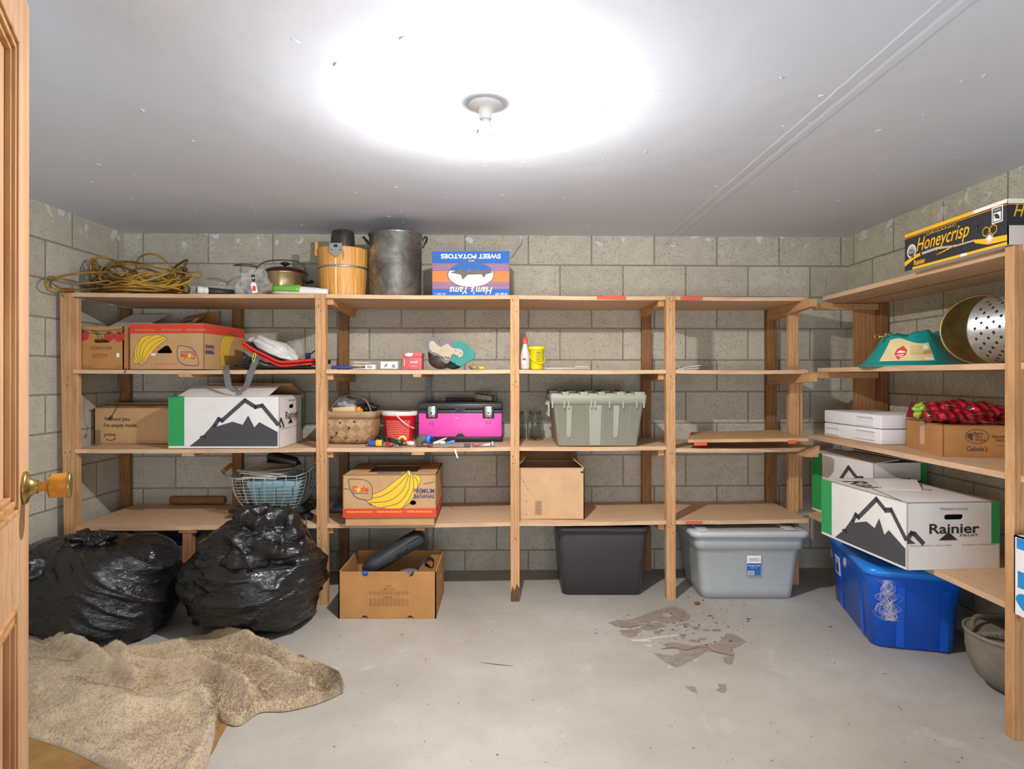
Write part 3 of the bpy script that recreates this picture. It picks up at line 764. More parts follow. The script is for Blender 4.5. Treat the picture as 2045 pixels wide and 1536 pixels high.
mb = MB(); flap(mb, (-w/2, -d/2, h), (w/2, -d/2, h), -Yv, math.radians(-83), .14); flap(mb, (w/2, d/2, h), (-w/2, d/2, h), Yv, math.radians(-80), .14); mb.build('flap', C_tan, ab)
mb = MB(); mb.slab((-w/2-.03, -d/2-.004, h-.012), (-w/2, -d/2+.001, h), (-w/2, d/2-.06, h), (-w/2-.028, d/2-.1, h-.02), .004); mb.build('flap', C_kraft, ab)

# banana cartons
M_ban = [C_tan, I_blue, I_yel, I_red, C_dark, I_white]
def dole_logo(mb, fr, cx, cy, s, rot=0):
    c, q = math.cos(rot), math.sin(rot)
    T = lambda pts: [(cx+(x*c-y*q)*s, cy+(x*q+y*c)*s) for x, y in pts]
    leaf = sp2([(-.5, .42), (-.42, .0), (-.2, -.32), (.1, -.42), (.46, -.42), (.50, .0), (.42, .25), (.15, .42), (-.2, .45)], 4)
    mb.poly(fr, [T(leaf)], 0, .0016)
    for st in stroke(T(leaf), .028*s, True): mb.poly(fr, [st], 1, .0018)
    mb.text(fr, 'Dole', cx, cy+.03*s*c, .68*s, .26*s, 3, .03, 0, rot, .002)
    mb.poly(fr, [T(oval(-.08, .0, .09, .09, 12))], 2, .0024)
    for st in stroke(T([(-.34, -.16), (.34, -.16)]), .028*s): mb.poly(fr, [st], 1, .0018)
w, d, h = .50, .45, .255
bn = thing('banana_box', 'banana carton with yellow bunch and red band standing upright on the lowest shelf', 'box', (-.636, 3.565, .438), math.radians(1.5))
mb = MB(); carton(mb, w, d, .23, z0=.045, close=False, holes={'front': [slot(.155, .078, .034, .024), slot(.375, .078, .034, .024)]})
mb.poly((Vector((-w/2, -d/2, .275)), X, Yv), [rect(0, 0, w, d), rect(.115, .10, .385, .34)], 0, 0, .005)
mb.bb(-w/2+.012, w/2-.012, -d/2+.010, d/2-.010, .0005, .05, 0)
fr = (Vector((-w/2, -d/2, .045)), X, Z); bananas(mb, fr, .188, .155, .048)
mb.poly(fr, [rect(.0005, .001, w-.0005, .048)], 3, .0015); mb.poly((Vector((w/2, -d/2, .045)), Yv, Z), [rect(.001, .001, d-.001, .05)], 3, .0008)
for cx in (.09, .25, .41): mb.text(fr, 'PREMIUM BANANAS', cx, .031, .135, .011, 2, .01, off=.002)
for cx in (.17, .33): mb.poly(fr, [oval(cx, .031, .002, .002, 8)], 2, .002)
mb.text(fr, 'PREMIUM', .435, .142, .110, .024, 1, .02, off=.0022); mb.text(fr, 'BANANAS', .435, .113, .110, .022, 1, .02, off=.0022)
dole_logo(mb, fr, .095, .150, .125)
for st in stroke([(.005, .157), (.035, .152)], .003): mb.poly(fr, [st], 1, .0012)
for st in stroke([(.43, .178), (.49, .190)], .003): mb.poly(fr, [st], 1, .0012)
mb.text((Vector((-w/2, -d/2, .275)), X, Yv), 'PREMIUM BANANAS', .24, .05, .13, .05, 1, .02)
mb.build('carton', M_ban, bn)

w, d, h = .425, .45, .252
ub = thing('banana_box', 'banana carton turned upside down beside the tomato box on the second shelf', 'box', (WX(327, 3.42)+.042, 3.40+.225, 1.2805), math.radians(-4))
mb = MB(); carton(mb, w, d, h, close=True, holes={'front': [[(.155, .095), (.205, .130), (.225, .128), (.245, .095), (.240, .088), (.165, .088)]]})
fr = ffront(w, d, h); fr2 = fright(w, d, h)
mb.poly(fr, [rect(.0005, h-.055, w-.0005, h-.006)], 3, .001); mb.poly(fr2, [rect(.0005, h-.055, d-.0005, h-.006)], 3, .001)
for cx in (.09, .24, .38): mb.text(fr, 'PREMIUM BANANAS', cx, h-.037, .115, .012, 0, .01, 0, PI, .0016)
bananas(mb, fr, .135, .178, .200, False, PI+.25)
dole_logo(mb, fr, .335, .075, .12, PI)
mb.poly(fr, [rect(.125, .075, .150, .088)], 5, .0016); mb.text(fr, 'premium fresh bananas', .21, .030, .12, .010, 3, 0, 0, PI)
bananas(mb, fr2, .145, .285, .232, False, PI+.55)
mb.text(fr2, 'PREMIUM', .055, .095, .085, .022, 1, .02, 0, PI, .002); mb.text(fr2, 'BANANAS', .055, .125, .085, .022, 1, .02, 0, PI, .002)
mb.build('carton', M_ban, ub)

# tomato carton
w, d, h = .262, .20, .232
tb = thing('cardboard_box', 'brown produce carton with red tomatoes at the left end of the second shelf', 'box', (-2.215, 3.376+.10, 1.2805), 0)
mb = MB(); carton(mb, w, d, h, close=False, holes={'front': [slot(.145, .155, .085, .022)]}); fr = ffront(w, d, h)
for cx, cy, r in ((.045, .185, .032), (.185, .180, .028), (.240, .178, .030)):
    mb.poly(fr, [oval(cx, cy, r, r*.95, 18)], 1, .0010)
    for k in range(7):
        a = PI/2+(k-3)*.45; mb.poly(fr, [[(cx-.004, cy+r*.5), (cx+math.cos(a)*r*1.1, cy+r*.4+math.sin(a)*r*.9), (cx+.004, cy+r*.5)]], 2, .0016)
for a, b in (((.02, .215), (.27, .220)), ((.06, .2), (.2, .19)), ((.09, .21), (.15, .165)), ((.11, .2), (.125, .168))):
    for st in stroke([a, ((a[0]+b[0])/2, a[1]-.008), b], .005): mb.poly(fr, [st], 2, .0014)
mb.text(fr, 'TOMATOES', .14, .115, .12, .016, 3, 0, 0, 0); mb.text(fr, 'Garden Road', .135, .080, .075, .010, 3); mb.text(fr, 'Plant City, FL', .135, .066, .085, .010, 3)
mb.text(fr, 'Produce of U.S.A.', .05, .014, .075, .009, 3); mb.text(fr, '25 LBS', .245, .014, .045, .009, 3); mb.poly(fr, [rect(.225, .065, .240, .088)], 4, .001)
mb.build('carton', [C_kraft, ink('tomato', '#b5332b'), ink('leaf', '#5f6142'), I_brown, I_white], tb)

# sweet potato carton, upside down
w, d, h = .432, .30, .252
sp_ = thing('cardboard_box', 'blue and orange sweet potato carton turned upside down on the top shelf', 'box', (WX(940.5, 3.48), 3.47+.15, 1.691), 0)
mb = MB(); carton(mb, w, d, h, close=False); fr = ffront(w, d, h)
mb.poly(fr, [rect(0.0005, .0005, w-.0005, h-.0005)], 1, .0006)
mb.poly(fr, [rect(.0005, .078, w-.0005, .140)], 2, .0009)
for k in range(6): mb.poly(fr, [rect(.0005, .040+k*.0066, w-.0005, .043+k*.0066)], 2, .0009)
for k in range(6): mb.poly(fr, [rect(.0005, .144+k*.0066, w-.0005, .147+k*.0066)], 2, .0009)
mb.poly(fr, [oval(.216, .118, .132, .072, 40)], 4, .0012); mb.poly(fr, [oval(.216, .118, .126, .067, 40)], 3, .0015)
mb.poly(fr, [oval(.216, .118, .126, .067, 24, .35, PI-.35)], 1, .0017)
mb.poly(fr, [[(.10, .13), (.14, .145), (.2, .14), (.33, .145), (.335, .13), (.30, .12), (.29, .10), (.275, .12), (.20, .118), (.17, .09), (.16, .118)]], 4, .0019)
for k in range(3): mb.poly(fr, [[(.15+k*.05, .145), (.16+k*.05, .165), (.17+k*.05, .145)]], 4, .0020)
mb.text(fr, 'SWEET POTATOES', .216, .222, .335, .026, 3, .03, 0, PI); mb.text(fr, "Ham's Yams", .216, .030, .24, .042, 3, .01, .3, PI, .0021)
mb.text(fr, '1973', .22, .198, .03, .010, 3, 0, 0, PI); mb.text(fr, 'U.S. NO. 1', .045, .011, .06, .011, 3, .01, 0, PI); mb.text(fr, '40 LBS. NET', .385, .011, .07, .011, 3, .01, 0, PI)
mb.build('carton', [C_kraft, I_sky, I_or, I_white, ink('greybrown', '#6d625c')], sp_)
mb = MB(); mb.slab((-w/2, -d/2, h+.001), (w/2, -d/2, h+.001), (w/2, d/2, h+.006), (-w/2, d/2, h+.006), .005); mb.build('flap', card('cardboard_orange', '#d28a55'), sp_)

# honeycrisp tray carton
w, d, h = .40, .545, .157
hb = thing('cardboard_box', 'black and yellow apple carton with script lettering on top of the right shelving', 'box', corner_loc((1.708, 2.118, 1.691), 0, w, d, (-1, -1)), 0)
mb = MB(); fr = fleft(w, d, h); f2 = ffront(w, d, h)
carton(mb, w, d, h, close=True, holes={'left': [slot(.115, .075, .012, .052, 4)], 'front': []})
mb.poly(fr, [rect(0, 0, d, h)], 1, .0006)
mb.poly(fr, [rect(0, h-.014, d, h)], 2, .0009); mb.poly(fr, [rect(d*.72, h-.012, d, h)], 3, .0012); mb.poly(fr, [rect(0, h-.020, d, h-.018)], 2, .0009)
mb.poly(fr, [rect(.05, 0, d, .010)], 2, .0009); mb.poly(fr, [rect(d*.60, 0, d*.66, .010)], 3, .0012)
sw = sp2([(0, .025), (.08, .040), (.2, .052), (.33, .045), (.45, .040), (d, .045), (d, .018), (.45, .022), (.33, .033), (.2, .040), (.08, .026), (0, .008)], 4)
mb.poly(fr, [[(0, .040), (.06, .058), (.11, .062), (.11, .050), (.06, .042), (0, .020)]], 2, .0012)
mb.poly(fr, [[(.10, .060), (.20, .064), (.30, .050), (.40, .050), (.40, .044), (.30, .044), (.20, .054), (.10, .050)]], 4, .0012)
mb.poly(fr, [[(.39, .050), (.46, .040), (d, .034), (d, .014), (.46, .018), (.40, .036)]], 2, .0013)
mb.text(fr, 'ORGANIC', .22, .128, .17, .009, 2, .0, 0); mb.text(fr, 'Honeycrisp', .225, .088, .295, .072, 2, .006, .35, .0, .0016)
for st in stroke([(p.x, p.y) for p in spline([(.20, .052, 0), (.19, .038, 0), (.215, .036, 0), (.30, .050, 0)], 5)], .005): mb.poly(fr, [st], 2, .0016)
mb.text(fr, 'Rainier', .095, .026, .070, .022, 2, .02)
mb.poly(fr, [oval(.045, .078, .029, .029, 24)], 3, .0012); mb.poly(fr, [oval(.045, .078, .024, .024, 24)], 4, .0014); mb.poly(fr, [oval(.045, .078, .022, .022, 16, PI, 2*PI)], 5, .0016); mb.text(fr, 'USDA', .045, .084, .026, .008, 1, .02, off=.002); mb.text(fr, 'ORGANIC', .045, .072, .034, .006, 3, .02, off=.002)
def hexr(cx, cy, r): return [(cx+r*math.cos(PI/6+k*PI/3), cy+r*math.sin(PI/6+k*PI/3)) for k in range(6)]
for cx, cy in ((.452, .066), (.485, .066), (.468, .040)):
    for st in stroke(hexr(cx, cy, .017), .003, True): mb.poly(fr, [st], 2 if cy > .05 else 3, .0016)
    if cy < .05: mb.poly(fr, [hexr(cx, cy, .012)], 3, .0018)
mb.poly(fr, [rect(.478, .085, .527, .142)], 3, .0012); mb.poly(fr, [rect(.482, .089, .523, .138)], 5, .0014); mb.text(fr, 'ORGANIC', .502, .131, .034, .007, 3, off=.0018)
mb.poly(fr, [[(.486, .092), (.519, .092), (.519, .122), (.486, .122)]], 3, .0017); mb.poly(fr, [oval(.502, .107, .010, .007, 12)], 5, .002); mb.poly(fr, [oval(.497, .114, .009, .004, 8)], 5, .002); mb.poly(fr, [oval(.509, .101, .006, .004, 8)], 5, .002)
for yy in (.41, ): mb.poly(fr, [slot(yy, .085, .010, .045, 4)], 5, .0019)
mb.poly(f2, [rect(0, h*.42, w, h)], 1, .0008); mb.poly(f2, [rect(0, h-.020, w, h-.018)], 2, .001); mb.poly(f2, [rect(0, h-.016, w, h)], 3, .001)
mb.text(f2, 'Honeycrisp', .13, h*.70, .22, .055, 2, .006, .35)
mb.build('carton', [C_dirty, ink('nearblack', '#2b2a2b'), I_gold, I_white, ink('silver', '#b9b3ac'), ink('charcoal2', '#3d3d3f')], hb)

# outdoor shop carton
w, d, h = .27, .40, .135
bp = thing('cardboard_box', 'low brown taped carton with round fish logo under a plaid bag', 'box', corner_loc((1.838, 2.617, .9035), math.radians(-13.5), w, d, (-1, -1)), math.radians(-13.5))
mb = MB(); carton(mb, w, d, h); fr = ffront(w, d, h); fl = fleft(w, d, h)
for st in stroke(oval(.125, .088, .042, .029, 26), .0025, True): mb.poly(fr, [st], 1, .0008)
mb.text(fr, 'Bass', .130, .101, .032, .013, 1, .012); mb.text(fr, 'Pro', .132, .087, .024, .012, 1, .012); mb.text(fr, 'Shops', .137, .073, .038, .013, 1, .012)
mb.poly(fr, [sp2([(.088, .092), (.10, .102), (.113, .096), (.108, .082), (.112, .070), (.10, .074), (.092, .082)], 3)], 1, .0008)
mb.text(fr, "Cabela's", .125, .037, .078, .021, 1, .008, .3); mb.text(fr, 'YOUR ADVENTURE', .215, .088, .075, .011, 1, .02); mb.text(fr, 'STARTS HERE', .218, .073, .056, .011, 1, .02); mb.text(fr, 'basspro.com', .22, .052, .05, .006, 1)
mb.poly(fl, [rect(d*.42, 0.03, d*.55, h)], 2, .0007)
mb.build('carton', [C_kraft, I_brown, plain('packing_tape', '#cfa77c', .25, var=.05)], bp)

# plain brown carton
w, d, h = .385, .33, .288
bb_ = thing('cardboard_box', 'plain tan carton with open flaps and a barcode on the lowest shelf', 'box', (WX(1167, 3.5)-w/2, 3.50+d/2, .438), 0)
mb = MB(); carton(mb, w, d, h, close=False); fr = ffront(w, d, h)
for st in stroke([(.108, .022), (.144, .022), (.144, .102), (.108, .102)], .0012, True): mb.poly(fr, [st], 1)
for k in range(9): mb.poly(fr, [rect(.111, .028+k*.008, .141, .031+k*.008)], 1)
mb.poly(fr, [rect(w-.020, h-.030, w-.001, h-.018)], 1)
for a, b in (((.01, .022), (.022, .022)), ((.05, .022), (.062, .022)), ((.062, .022), (.062, .034)), ((.062, .09), (.062, .102)), ((.05, .102), (.062, .102)), ((.01, .102), (.022, .102))):
    for st in stroke([a, b], .0012): mb.poly(fr, [st], 1)
for k in range(5):
    for st in stroke([(.015+k*.012, .255-k*.020), (.022+k*.012, .243-k*.020)], .002): mb.poly(fr, [st], 1)
mb.build('carton', [C_pale, ink('box_print', '#3c352e')], bb_)
mb = MB(); flap(mb, (w/2, d/2, h), (-w/2, d/2, h), Yv, math.radians(-5), .06); mb.build('flap', C_dark, bb_)
mb = MB(); flap(mb, (w/2, -d/2, h), (w/2, d/2, h), X, math.radians(-50), .08); mb.build('flap', C_tan, bb_)
mb = MB(); flap(mb, (-w/2, d/2, h), (-w/2, -d/2, h), -X, math.radians(-40), .08); mb.build('flap', C_tan, bb_)
mb = MB(); flap(mb, (-w/2, -d/2, h), (w/2, -d/2, h), -Yv, math.radians(-105), .16); mb.build('flap', C_tan, bb_)

# open banana carton bottom on the floor
w, d, h = .50, .40, .240
ob = thing('cardboard_box', 'open kraft carton on the floor holding a black case and a clamp lamp', 'box', corner_loc((G(676, 1236).x, G(676, 1236).y, .0005), 0, w, d, (-1, -1)), 0)
def notch(xs, top=True):
    pts = [(0, 0)]
    for x in xs: pts += [(x-.017, 0)]+[(x+.017*math.cos(a), .016*math.sin(a)) for a in [PI*(.95-.9*g/8) for g in range(9)]]+[(x+.017, 0)]
    pts += [(w, 0), (w, h)]
    for x in xs[::-1]: pts += [(x+.017, h), (x+.0165, h-.012), (x+.013, h-.020), (x+.006, h-.0245), (x-.006, h-.0245), (x-.013, h-.020), (x-.0165, h-.012), (x-.017, h)]
    return pts+[(0, h)]
mb = MB(); xs = (.135, .368)
mb.poly(ffront(w, d, h), [notch(xs)], 0, 0, .006)
mb.poly(fright(w, d, h), [rect(0, 0, d, h), slot(.19, .16, .05, .028), oval(.16, .09, .01, .008, 10)], 0, 0, .006)
mb.poly(fleft(w, d, h), [rect(0, 0, d, h), slot(.2, .16, .05, .028)], 0, 0, .006); mb.poly(fback(w, d, h), [rect(0, 0, w, h)], 0, 0, .006); mb.bb(-w/2+.006, w/2-.006, -d/2+.006, d/2-.006, .001, .007, 2)
fr = ffront(w, d, h)
mb.text(fr, 'DATE', .258, .168, .032, .008, 1); mb.text(fr, 'PACKER', .252, .110, .048, .008, 1)
for row, n, y in ((0, 3, .152), (1, 10, .132), (2, 10, .094), (3, 10, .075)):
    for k in range(n):
        cx = .258+(k-(n-1)/2)*.0208
        for st in stroke(oval(cx, y, .0075, .0075, 10), .0011, True): mb.poly(fr, [st], 1)
        mb.text(fr, str((k+1) % 10), cx, y, .004, .007, 1)
mb.poly(fright(w, d, h), [oval(.05, .12, .018, .016, 14)], 3, .001)
mb.build('carton', [C_kraft, ink('stamp', '#6e5a35'), C_dark, I_green], ob)

# loose cardboard behind the tomato box
mb = MB()
mb.slab((-2.36, 3.60, 1.283), (-2.15, 3.60, 1.283), (-2.15, 3.66, 1.53), (-2.36, 3.66, 1.53), .005)
mb.slab((-2.36, 3.662, 1.53), (-2.15, 3.662, 1.53), (-2.08, 3.80, 1.62), (-2.29, 3.80, 1.62), .005)
tag(mb.build('cardboard_sheet', C_dirty, loc=(-2.25, 3.68, 1.28), world='abs'), 'loose grey cardboard sheet leaning behind the tomato carton', 'cardboard')
mb = MB()
mb.slab((-2.04, 3.872, 1.283), (-1.84, 3.872, 1.283), (-1.80, 3.90, 1.655), (-2.02, 3.90, 1.60), .006)
mb.slab((-2.03, 3.80, 1.55), (-1.90, 3.80, 1.575), (-1.86, 3.862, 1.64), (-1.99, 3.862, 1.615), .004, 0)
mb.slab((-2.01, 3.797, 1.558), (-1.91, 3.797, 1.577), (-1.893, 3.823, 1.604), (-1.993, 3.823, 1.585), .002, 1)
for k in range(8): mb.slab((-1.995+k*.009, 3.7945, 1.5635+k*.0017), (-1.991+k*.009, 3.7945, 1.5643+k*.0017), (-1.980+k*.009, 3.813, 1.5842+k*.0017), (-1.984+k*.009, 3.813, 1.5834+k*.0017), .001, 2)
M_sheet = [C_kraft, I_white, I_black]
tag(mb.build('cardboard_sheet', M_sheet, loc=(-1.92, 3.88, 1.283), world='abs'), 'folded brown cardboard with a white barcode sticker behind the banana carton', 'cardboard')

# carton with blue print at the right edge, on the lowest shelf in front of the post
w, d, h = .35, .30, .262
eb = thing('cardboard_box', 'white carton with blue print cut by the right edge of the view', 'box', (1.695+.175, 2.075-.15, .450), 0)
mb = MB(); carton(mb, w, d, h); fl = fleft(w, d, h)
mb.poly(fl, [rect(.012, h-.042, .12, h-.006)], 1); mb.poly(fl, [rect(.016, h-.17, .12, h-.115)], 1); mb.poly(fl, [sp2([(.008, .055), (.03, .075), (.08, .07), (.12, .04), (.05, .02), (.02, .035)], 3)], 1)
mb.build('carton', [C_white, I_royal], eb)
# ---------------------------------------------------------------- plastic totes
wthing = _old_thing
def plastic(name, c, rough=.35, **k): return plain(name, c, rough, var=.06, vscale=6, **k)
P_grey = plastic('light_grey_plastic', '#aeb2b4'); P_lid = plastic('pale_lid_plastic', '#b7bdc0'); P_black = plastic('dark_tote_plastic', '#413f43', .4)
P_olive = plastic('grey_olive_plastic', '#9b9b8b', .45); P_blue = plastic('blue_plastic', '#0a55c4', .33); P_blid = plastic('blue_lid_plastic', '#1a7fe0', .3)
P_teal = plastic('teal_plastic', '#0f8a83', .4); P_dk = plastic('black_plastic', '#1f2022', .4); P_red = plastic('red_plastic', '#e31c23', .3)
P_yel = plastic('yellow_plastic', '#f0dc12', .35); P_wh = plastic('white_plastic', '#e8e6e2', .35); P_pink = plastic('pink_painted_metal', '#ea4fb4', .35)
P_clear = glassy('clear_plastic', (.86, .88, .9, 1), .12, .30); P_film = glassy('clear_film', (.9, .9, .9, 1), .15, .16)
Metal = plain('bright_steel', '#c9c9c7', .25, .9, var=.1); DkMetal = plain('dark_steel', '#55534f', .4, .8)
# light grey tote
t = thing('storage_tote', 'light grey storage tote with lid and blue and white label under the lowest shelf', 'tote', (WX(1470, 3.65), 3.645, .0005), 0)
mb = MB()
mb.rloft([(0, .48, .33, .045), (.004, .51, .36, .05), (.05, .52, .37, .05), (.27, .565, .405, .045), (.285, .585, .425, .045), (.288, .60, .44, .045), (.345, .605, .445, .045), (.348, .60, .44, .045)], 6)
mb.build('tub', P_grey, t)
fr = (Vector((-.29, -.2035, .0)), X, (Vector((0, -.018, .22))).normalized())
mb = MB(); fr = (Vector((-.285, -.192, .03)), X, Vector((0, -.0795, 1)).normalized())
mb.poly(fr, [rect(.265, .110, .342, .222)], 0, .005, .003); mb.poly(fr, [rect(.265, .110, .342, .178)], 1, .0062)
for st in stroke([(.278, .192), (.330, .192), (.330, .207), (.278, .207)], .0012, True): mb.poly(fr, [st], 2, .0062)
mb.text(fr, 'mainstays', .304, .1995, .042, .008, 2, .01, .2, off=.0062); mb.text(fr, 'Storage Tote', .3035, .165, .066, .009, 0, .03, off=.007); mb.text(fr, '18 gal / 68 L', .3035, .153, .036, .005, 0, off=.007)
mb.poly(fr, [rect(.270, .113, .306, .135)], 0, .007)
for k in range(10): mb.poly(fr, [rect(.273+k*.003, .117, .2742+k*.003+(k % 3)*.0004, .132)], 2, .0078)
mb.build('label', [I_white, I_sky, I_black], t)
mb = MB(); mb.rloft([(.352, .655, .48, .06), (.372, .665, .49, .06), (.384, .655, .48, .06), (.388, .60, .43, .05), (.384, .57, .40, .05)], 6, capb=True, capt=True)
mb.bb(-.29, -.23, -.21, -.03, .386, .393, 0, .003); mb.bb(.20, .26, -.20, .18, .386, .393, 0, .003)
mb.build('lid', P_lid, t)
# dark tote
t = thing('storage_tote', 'open dark charcoal plastic tote on the floor under the third bay', 'tote', (WX(1197, 3.64), 3.70, .0005), 0)
mb = MB()
mb.rloft([(0, .43, .33, .04), (.005, .455, .355, .045), (.34, .505, .40, .04), (.36, .51, .405, .04), (.362, .53, .425, .045), (.392, .535, .43, .045), (.394, .50, .40, .035), (.36, .49, .385, .035), (.03, .44, .34, .035), (.012, .42, .32, .03)], 6, capt=True)
mb.build('tub', P_black, t)
# grey attached lid tote
t = thing('storage_tote', 'ribbed olive grey tote with interlocking lid flaps on the third shelf', 'tote', (WX(1196, 3.42)+.0, 3.42+.205, .8525), 0)
mb = MB()
mb.rloft([(0, .435, .30, .012), (.004, .445, .31, .014), (.235, .505, .365, .014), (.24, .53, .39, .014), (.282, .535, .395, .014), (.288, .53, .39, .012), (.284, .50, .36, .01), (.06, .44, .31, .01)], 4, capt=True)
for sgn in (-1, 1):
    k0 = Vector((0, -.0315*1.0, .235)); U_ = X; n_ = Vector((0, -.11, 1)).normalized()
    fr = (Vector((0, sgn*-.1555, .004)), X, Vector((0, -.118, 1)).normalized()) if sgn > 0 else None
    if fr:
        for x0, x1, z0, z1 in ((-.175, -.150, .045, .225), (.085, .112, .045, .225)):
            mb.poly(fr, [slot((z0+z1)/2, 0, z1-z0, x1-x0, 4)] if 0 else [[(x0+.0, z1), (x0-.0, z0+.01), (x0+.008, z0), (x1-.008, z0), (x1, z0+.01), (x1+.004, z1)]], 0, .0045, .006)
        for x0, x1 in ((-.215, -.21), (-.06, -.055), (.02, .026), (.16, .165)): mb.poly(fr, [[(x0, .002), (x1, .002), (x1+(x0*.12), .228), (x0+(x0*.12), .228)]], 1, .0015, .003)
        mb.poly(fr, [[(-.045, .002), (.015, .002), (.018, .228), (-.052, .228)]], 0, .003, .004)
for x in (-.255, -.19, -.165, -.04, -.02, .06, .135, .21, .25): mb.bb(x-.004, x+.004, -.199, -.19, .215, .255, 0)
mb.build('tub', [P_olive, plastic('olive_groove', '#85857a', .5)], t)
mb = MB(); xs = [-.26, -.20, -.16, -.10, -.055, .0, .04, .10, .15, .20, .26]
for i in range(10):
    hgt = .302 if i % 2 else .294; mb.bb(xs[i], xs[i+1]-.004, -.196, -.02-(i % 2)*.012, .286, hgt, 0, .002)
mb.build('lid', P_olive, t)
mb = MB(); 
for i in range(10):
    hgt = .298 if i % 2 else .306; mb.bb(xs[i], xs[i+1]-.004, -.014-(i % 2)*.012, .196, .286, hgt, 0, .002)
mb.build('lid', plastic('olive_dark', '#565750', .5), t)
mb = MB(); mb.bb(-.285, -.262, -.06, .06, .225, .24, 0, .003); mb.bb(-.272, -.262, -.075, -.06, .16, .25, 0); mb.bb(-.272, -.262, .06, .075, .16, .25, 0); mb.build('handle', P_olive, t)
# blue tote
rotb = math.radians(-14.2)
w, d, h = .34, .66, .385
bt = thing('storage_tote', 'large bright blue tote on the floor under the right shelving', 'tote', corner_loc((1.678, 2.85, .0005), rotb, w, d, (-1, -1)), rotb)
mb = MB()
mb.rloft([(0, w-.03, d-.03, .05), (.008, w, d, .05), (.29, w+.035, d+.045, .05), (.30, w+.045, d+.055, .05), (.335, w+.045, d+.055, .05)], 6)
for x in (-.06, .115): mb.poly((Vector((x, -d/2-.001, .01)), X, Vector((0, -.08, 1)).normalized()), [rect(-.016, 0, .016, .28)], 0, .004, .01)
for y in (-.2, .15): mb.poly((Vector((-w/2-.001, y, .01)), -Yv, Vector((-.06, 0, 1)).normalized()), [rect(-.02, 0, .02, .28)], 0, .003, .01)
fr = (Vector((-w/2, d/2, .01)), -Yv, Vector((-.062, 0, 1)).normalized())
mb.poly(fr, [rect(.105, .165, .185, .262)], 1, .0055, .002); mb.poly(fr, [rect(.110, .170, .180, .257)], 2, .0065)
mb.poly(fr, [oval(.145, .205, .022, .030, 16)], 3, .0072); mb.poly(fr, [oval(.15, .235, .018, .012, 12)], 4, .0078)
mb.build('tub', [P_blue, I_white, plain('sticker_sky', '#9bb4d4', .5), I_black, plain('sticker_tan', '#c9a184', .5)], bt)
mb = MB(); mb.rloft([(.332, w+.05, d+.06, .06), (.340, w+.075, d+.085, .06), (.362, w+.075, d+.085, .06), (.372, w+.05, d+.06, .06), (.374, w, d, .05)], 6, capb=True, capt=True); mb.build('lid', P_blid, bt)
# frayed white fibre on the tote
def tangle(name, label, cx, cy, n, R, seed, frm, long=False):
    rnd = random.Random(seed); mb = MB(); O, U, V = frm; N = U.cross(V)
    for i in range(n):
        a = rnd.uniform(0, 2*PI); r = R*rnd.uniform(.2, 1)
        if long: pts = [(cx+rnd.gauss(0, .012), cy+.10, .004), (cx+rnd.gauss(0, .022), cy+.06, .008), (cx+rnd.gauss(0, .026), cy+.02, .007), (cx+rnd.gauss(.008, .024), cy-.03, .008), (cx+.01+rnd.gauss(0, .016), cy-.065, .009), (cx+.02+rnd.gauss(0, .012), cy-.085, .006), (cx+.01+rnd.gauss(0, .02), cy-.07+rnd.uniform(-.02, .04), .007)]
        else: pts = [(cx+r*math.cos(a+k*.9)*rnd.uniform(.6, 1.2), cy+r*math.sin(a+k*.9)*rnd.uniform(.6, 1.1), rnd.uniform(.003, .010)) for k in range(5)]
        mb.tube([O+U*p.x+V*p.y+N*max(.0035, p.z) for p in spline(pts, 5)], .00042, 3)
    return mb
RT = Matrix.Translation(bt.location) @ Matrix.Rotation(rotb, 4, 'Z')
def loc_frame(O, U, V): return (RT @ Vector(O), (RT.to_3x3() @ Vector(U)).normalized(), (RT.to_3x3() @ Vector(V)).normalized())
fB = loc_frame((-w/2, -d/2, .01), (1, 0, 0), (0, -.08, 1)); fA = loc_frame((-w/2, d/2, .01), (0, -1, 0), (-.062, 0, 1))
M_fib = plain('white_fibre', '#dcd8e4', .5)
mb = tangle('x', '', .055, .21, 34, .05, 3, fB, True); m2 = tangle('x', '', .035, .17, 14, .05, 4, fB); off = len(mb.v)
mb.add(m2.v, m2.f, 0, True)
tag(mb.build('fibre_tangle', M_fib, loc=tuple(fB[0]), world='abs'), 'tangle of curly white fibres hanging down the near end of the blue tote', 'fibres')
mb = tangle('x', '', .30, .275, 26, .035, 6, fA)
tag(mb.build('fibre_tangle', M_fib, loc=tuple(fA[0]), world='abs'), 'small wisp of white fibres on the blue tote below its rim', 'fibres')
# tub seen between the refuse bags
t = thing('storage_tote', 'clear tub with white and blue lid in the dark behind the left bag', 'tote', (WX(338, 3.7), 3.72, .0005), 0)
mb = MB(); mb.rloft([(0, .24, .22, .02), (.24, .28, .26, .02)], 4); mb.build('tub', plastic('milky_tub', '#c3c6ca', .3), t)
mb = MB(); mb.rloft([(.24, .30, .28, .02), (.262, .305, .285, .02), (.27, .29, .27, .02)], 4, capb=True, capt=True); mb.build('lid', P_wh, t)
mb = MB(); mb.rloft([(.271, .25, .22, .02), (.283, .25, .22, .02)], 4, capb=True, capt=True); mb.bb(.10, .15, -.14, -.12, .262, .285, 0, .003); mb.build('latch', plastic('latch_blue', '#1f4fa8'), t)

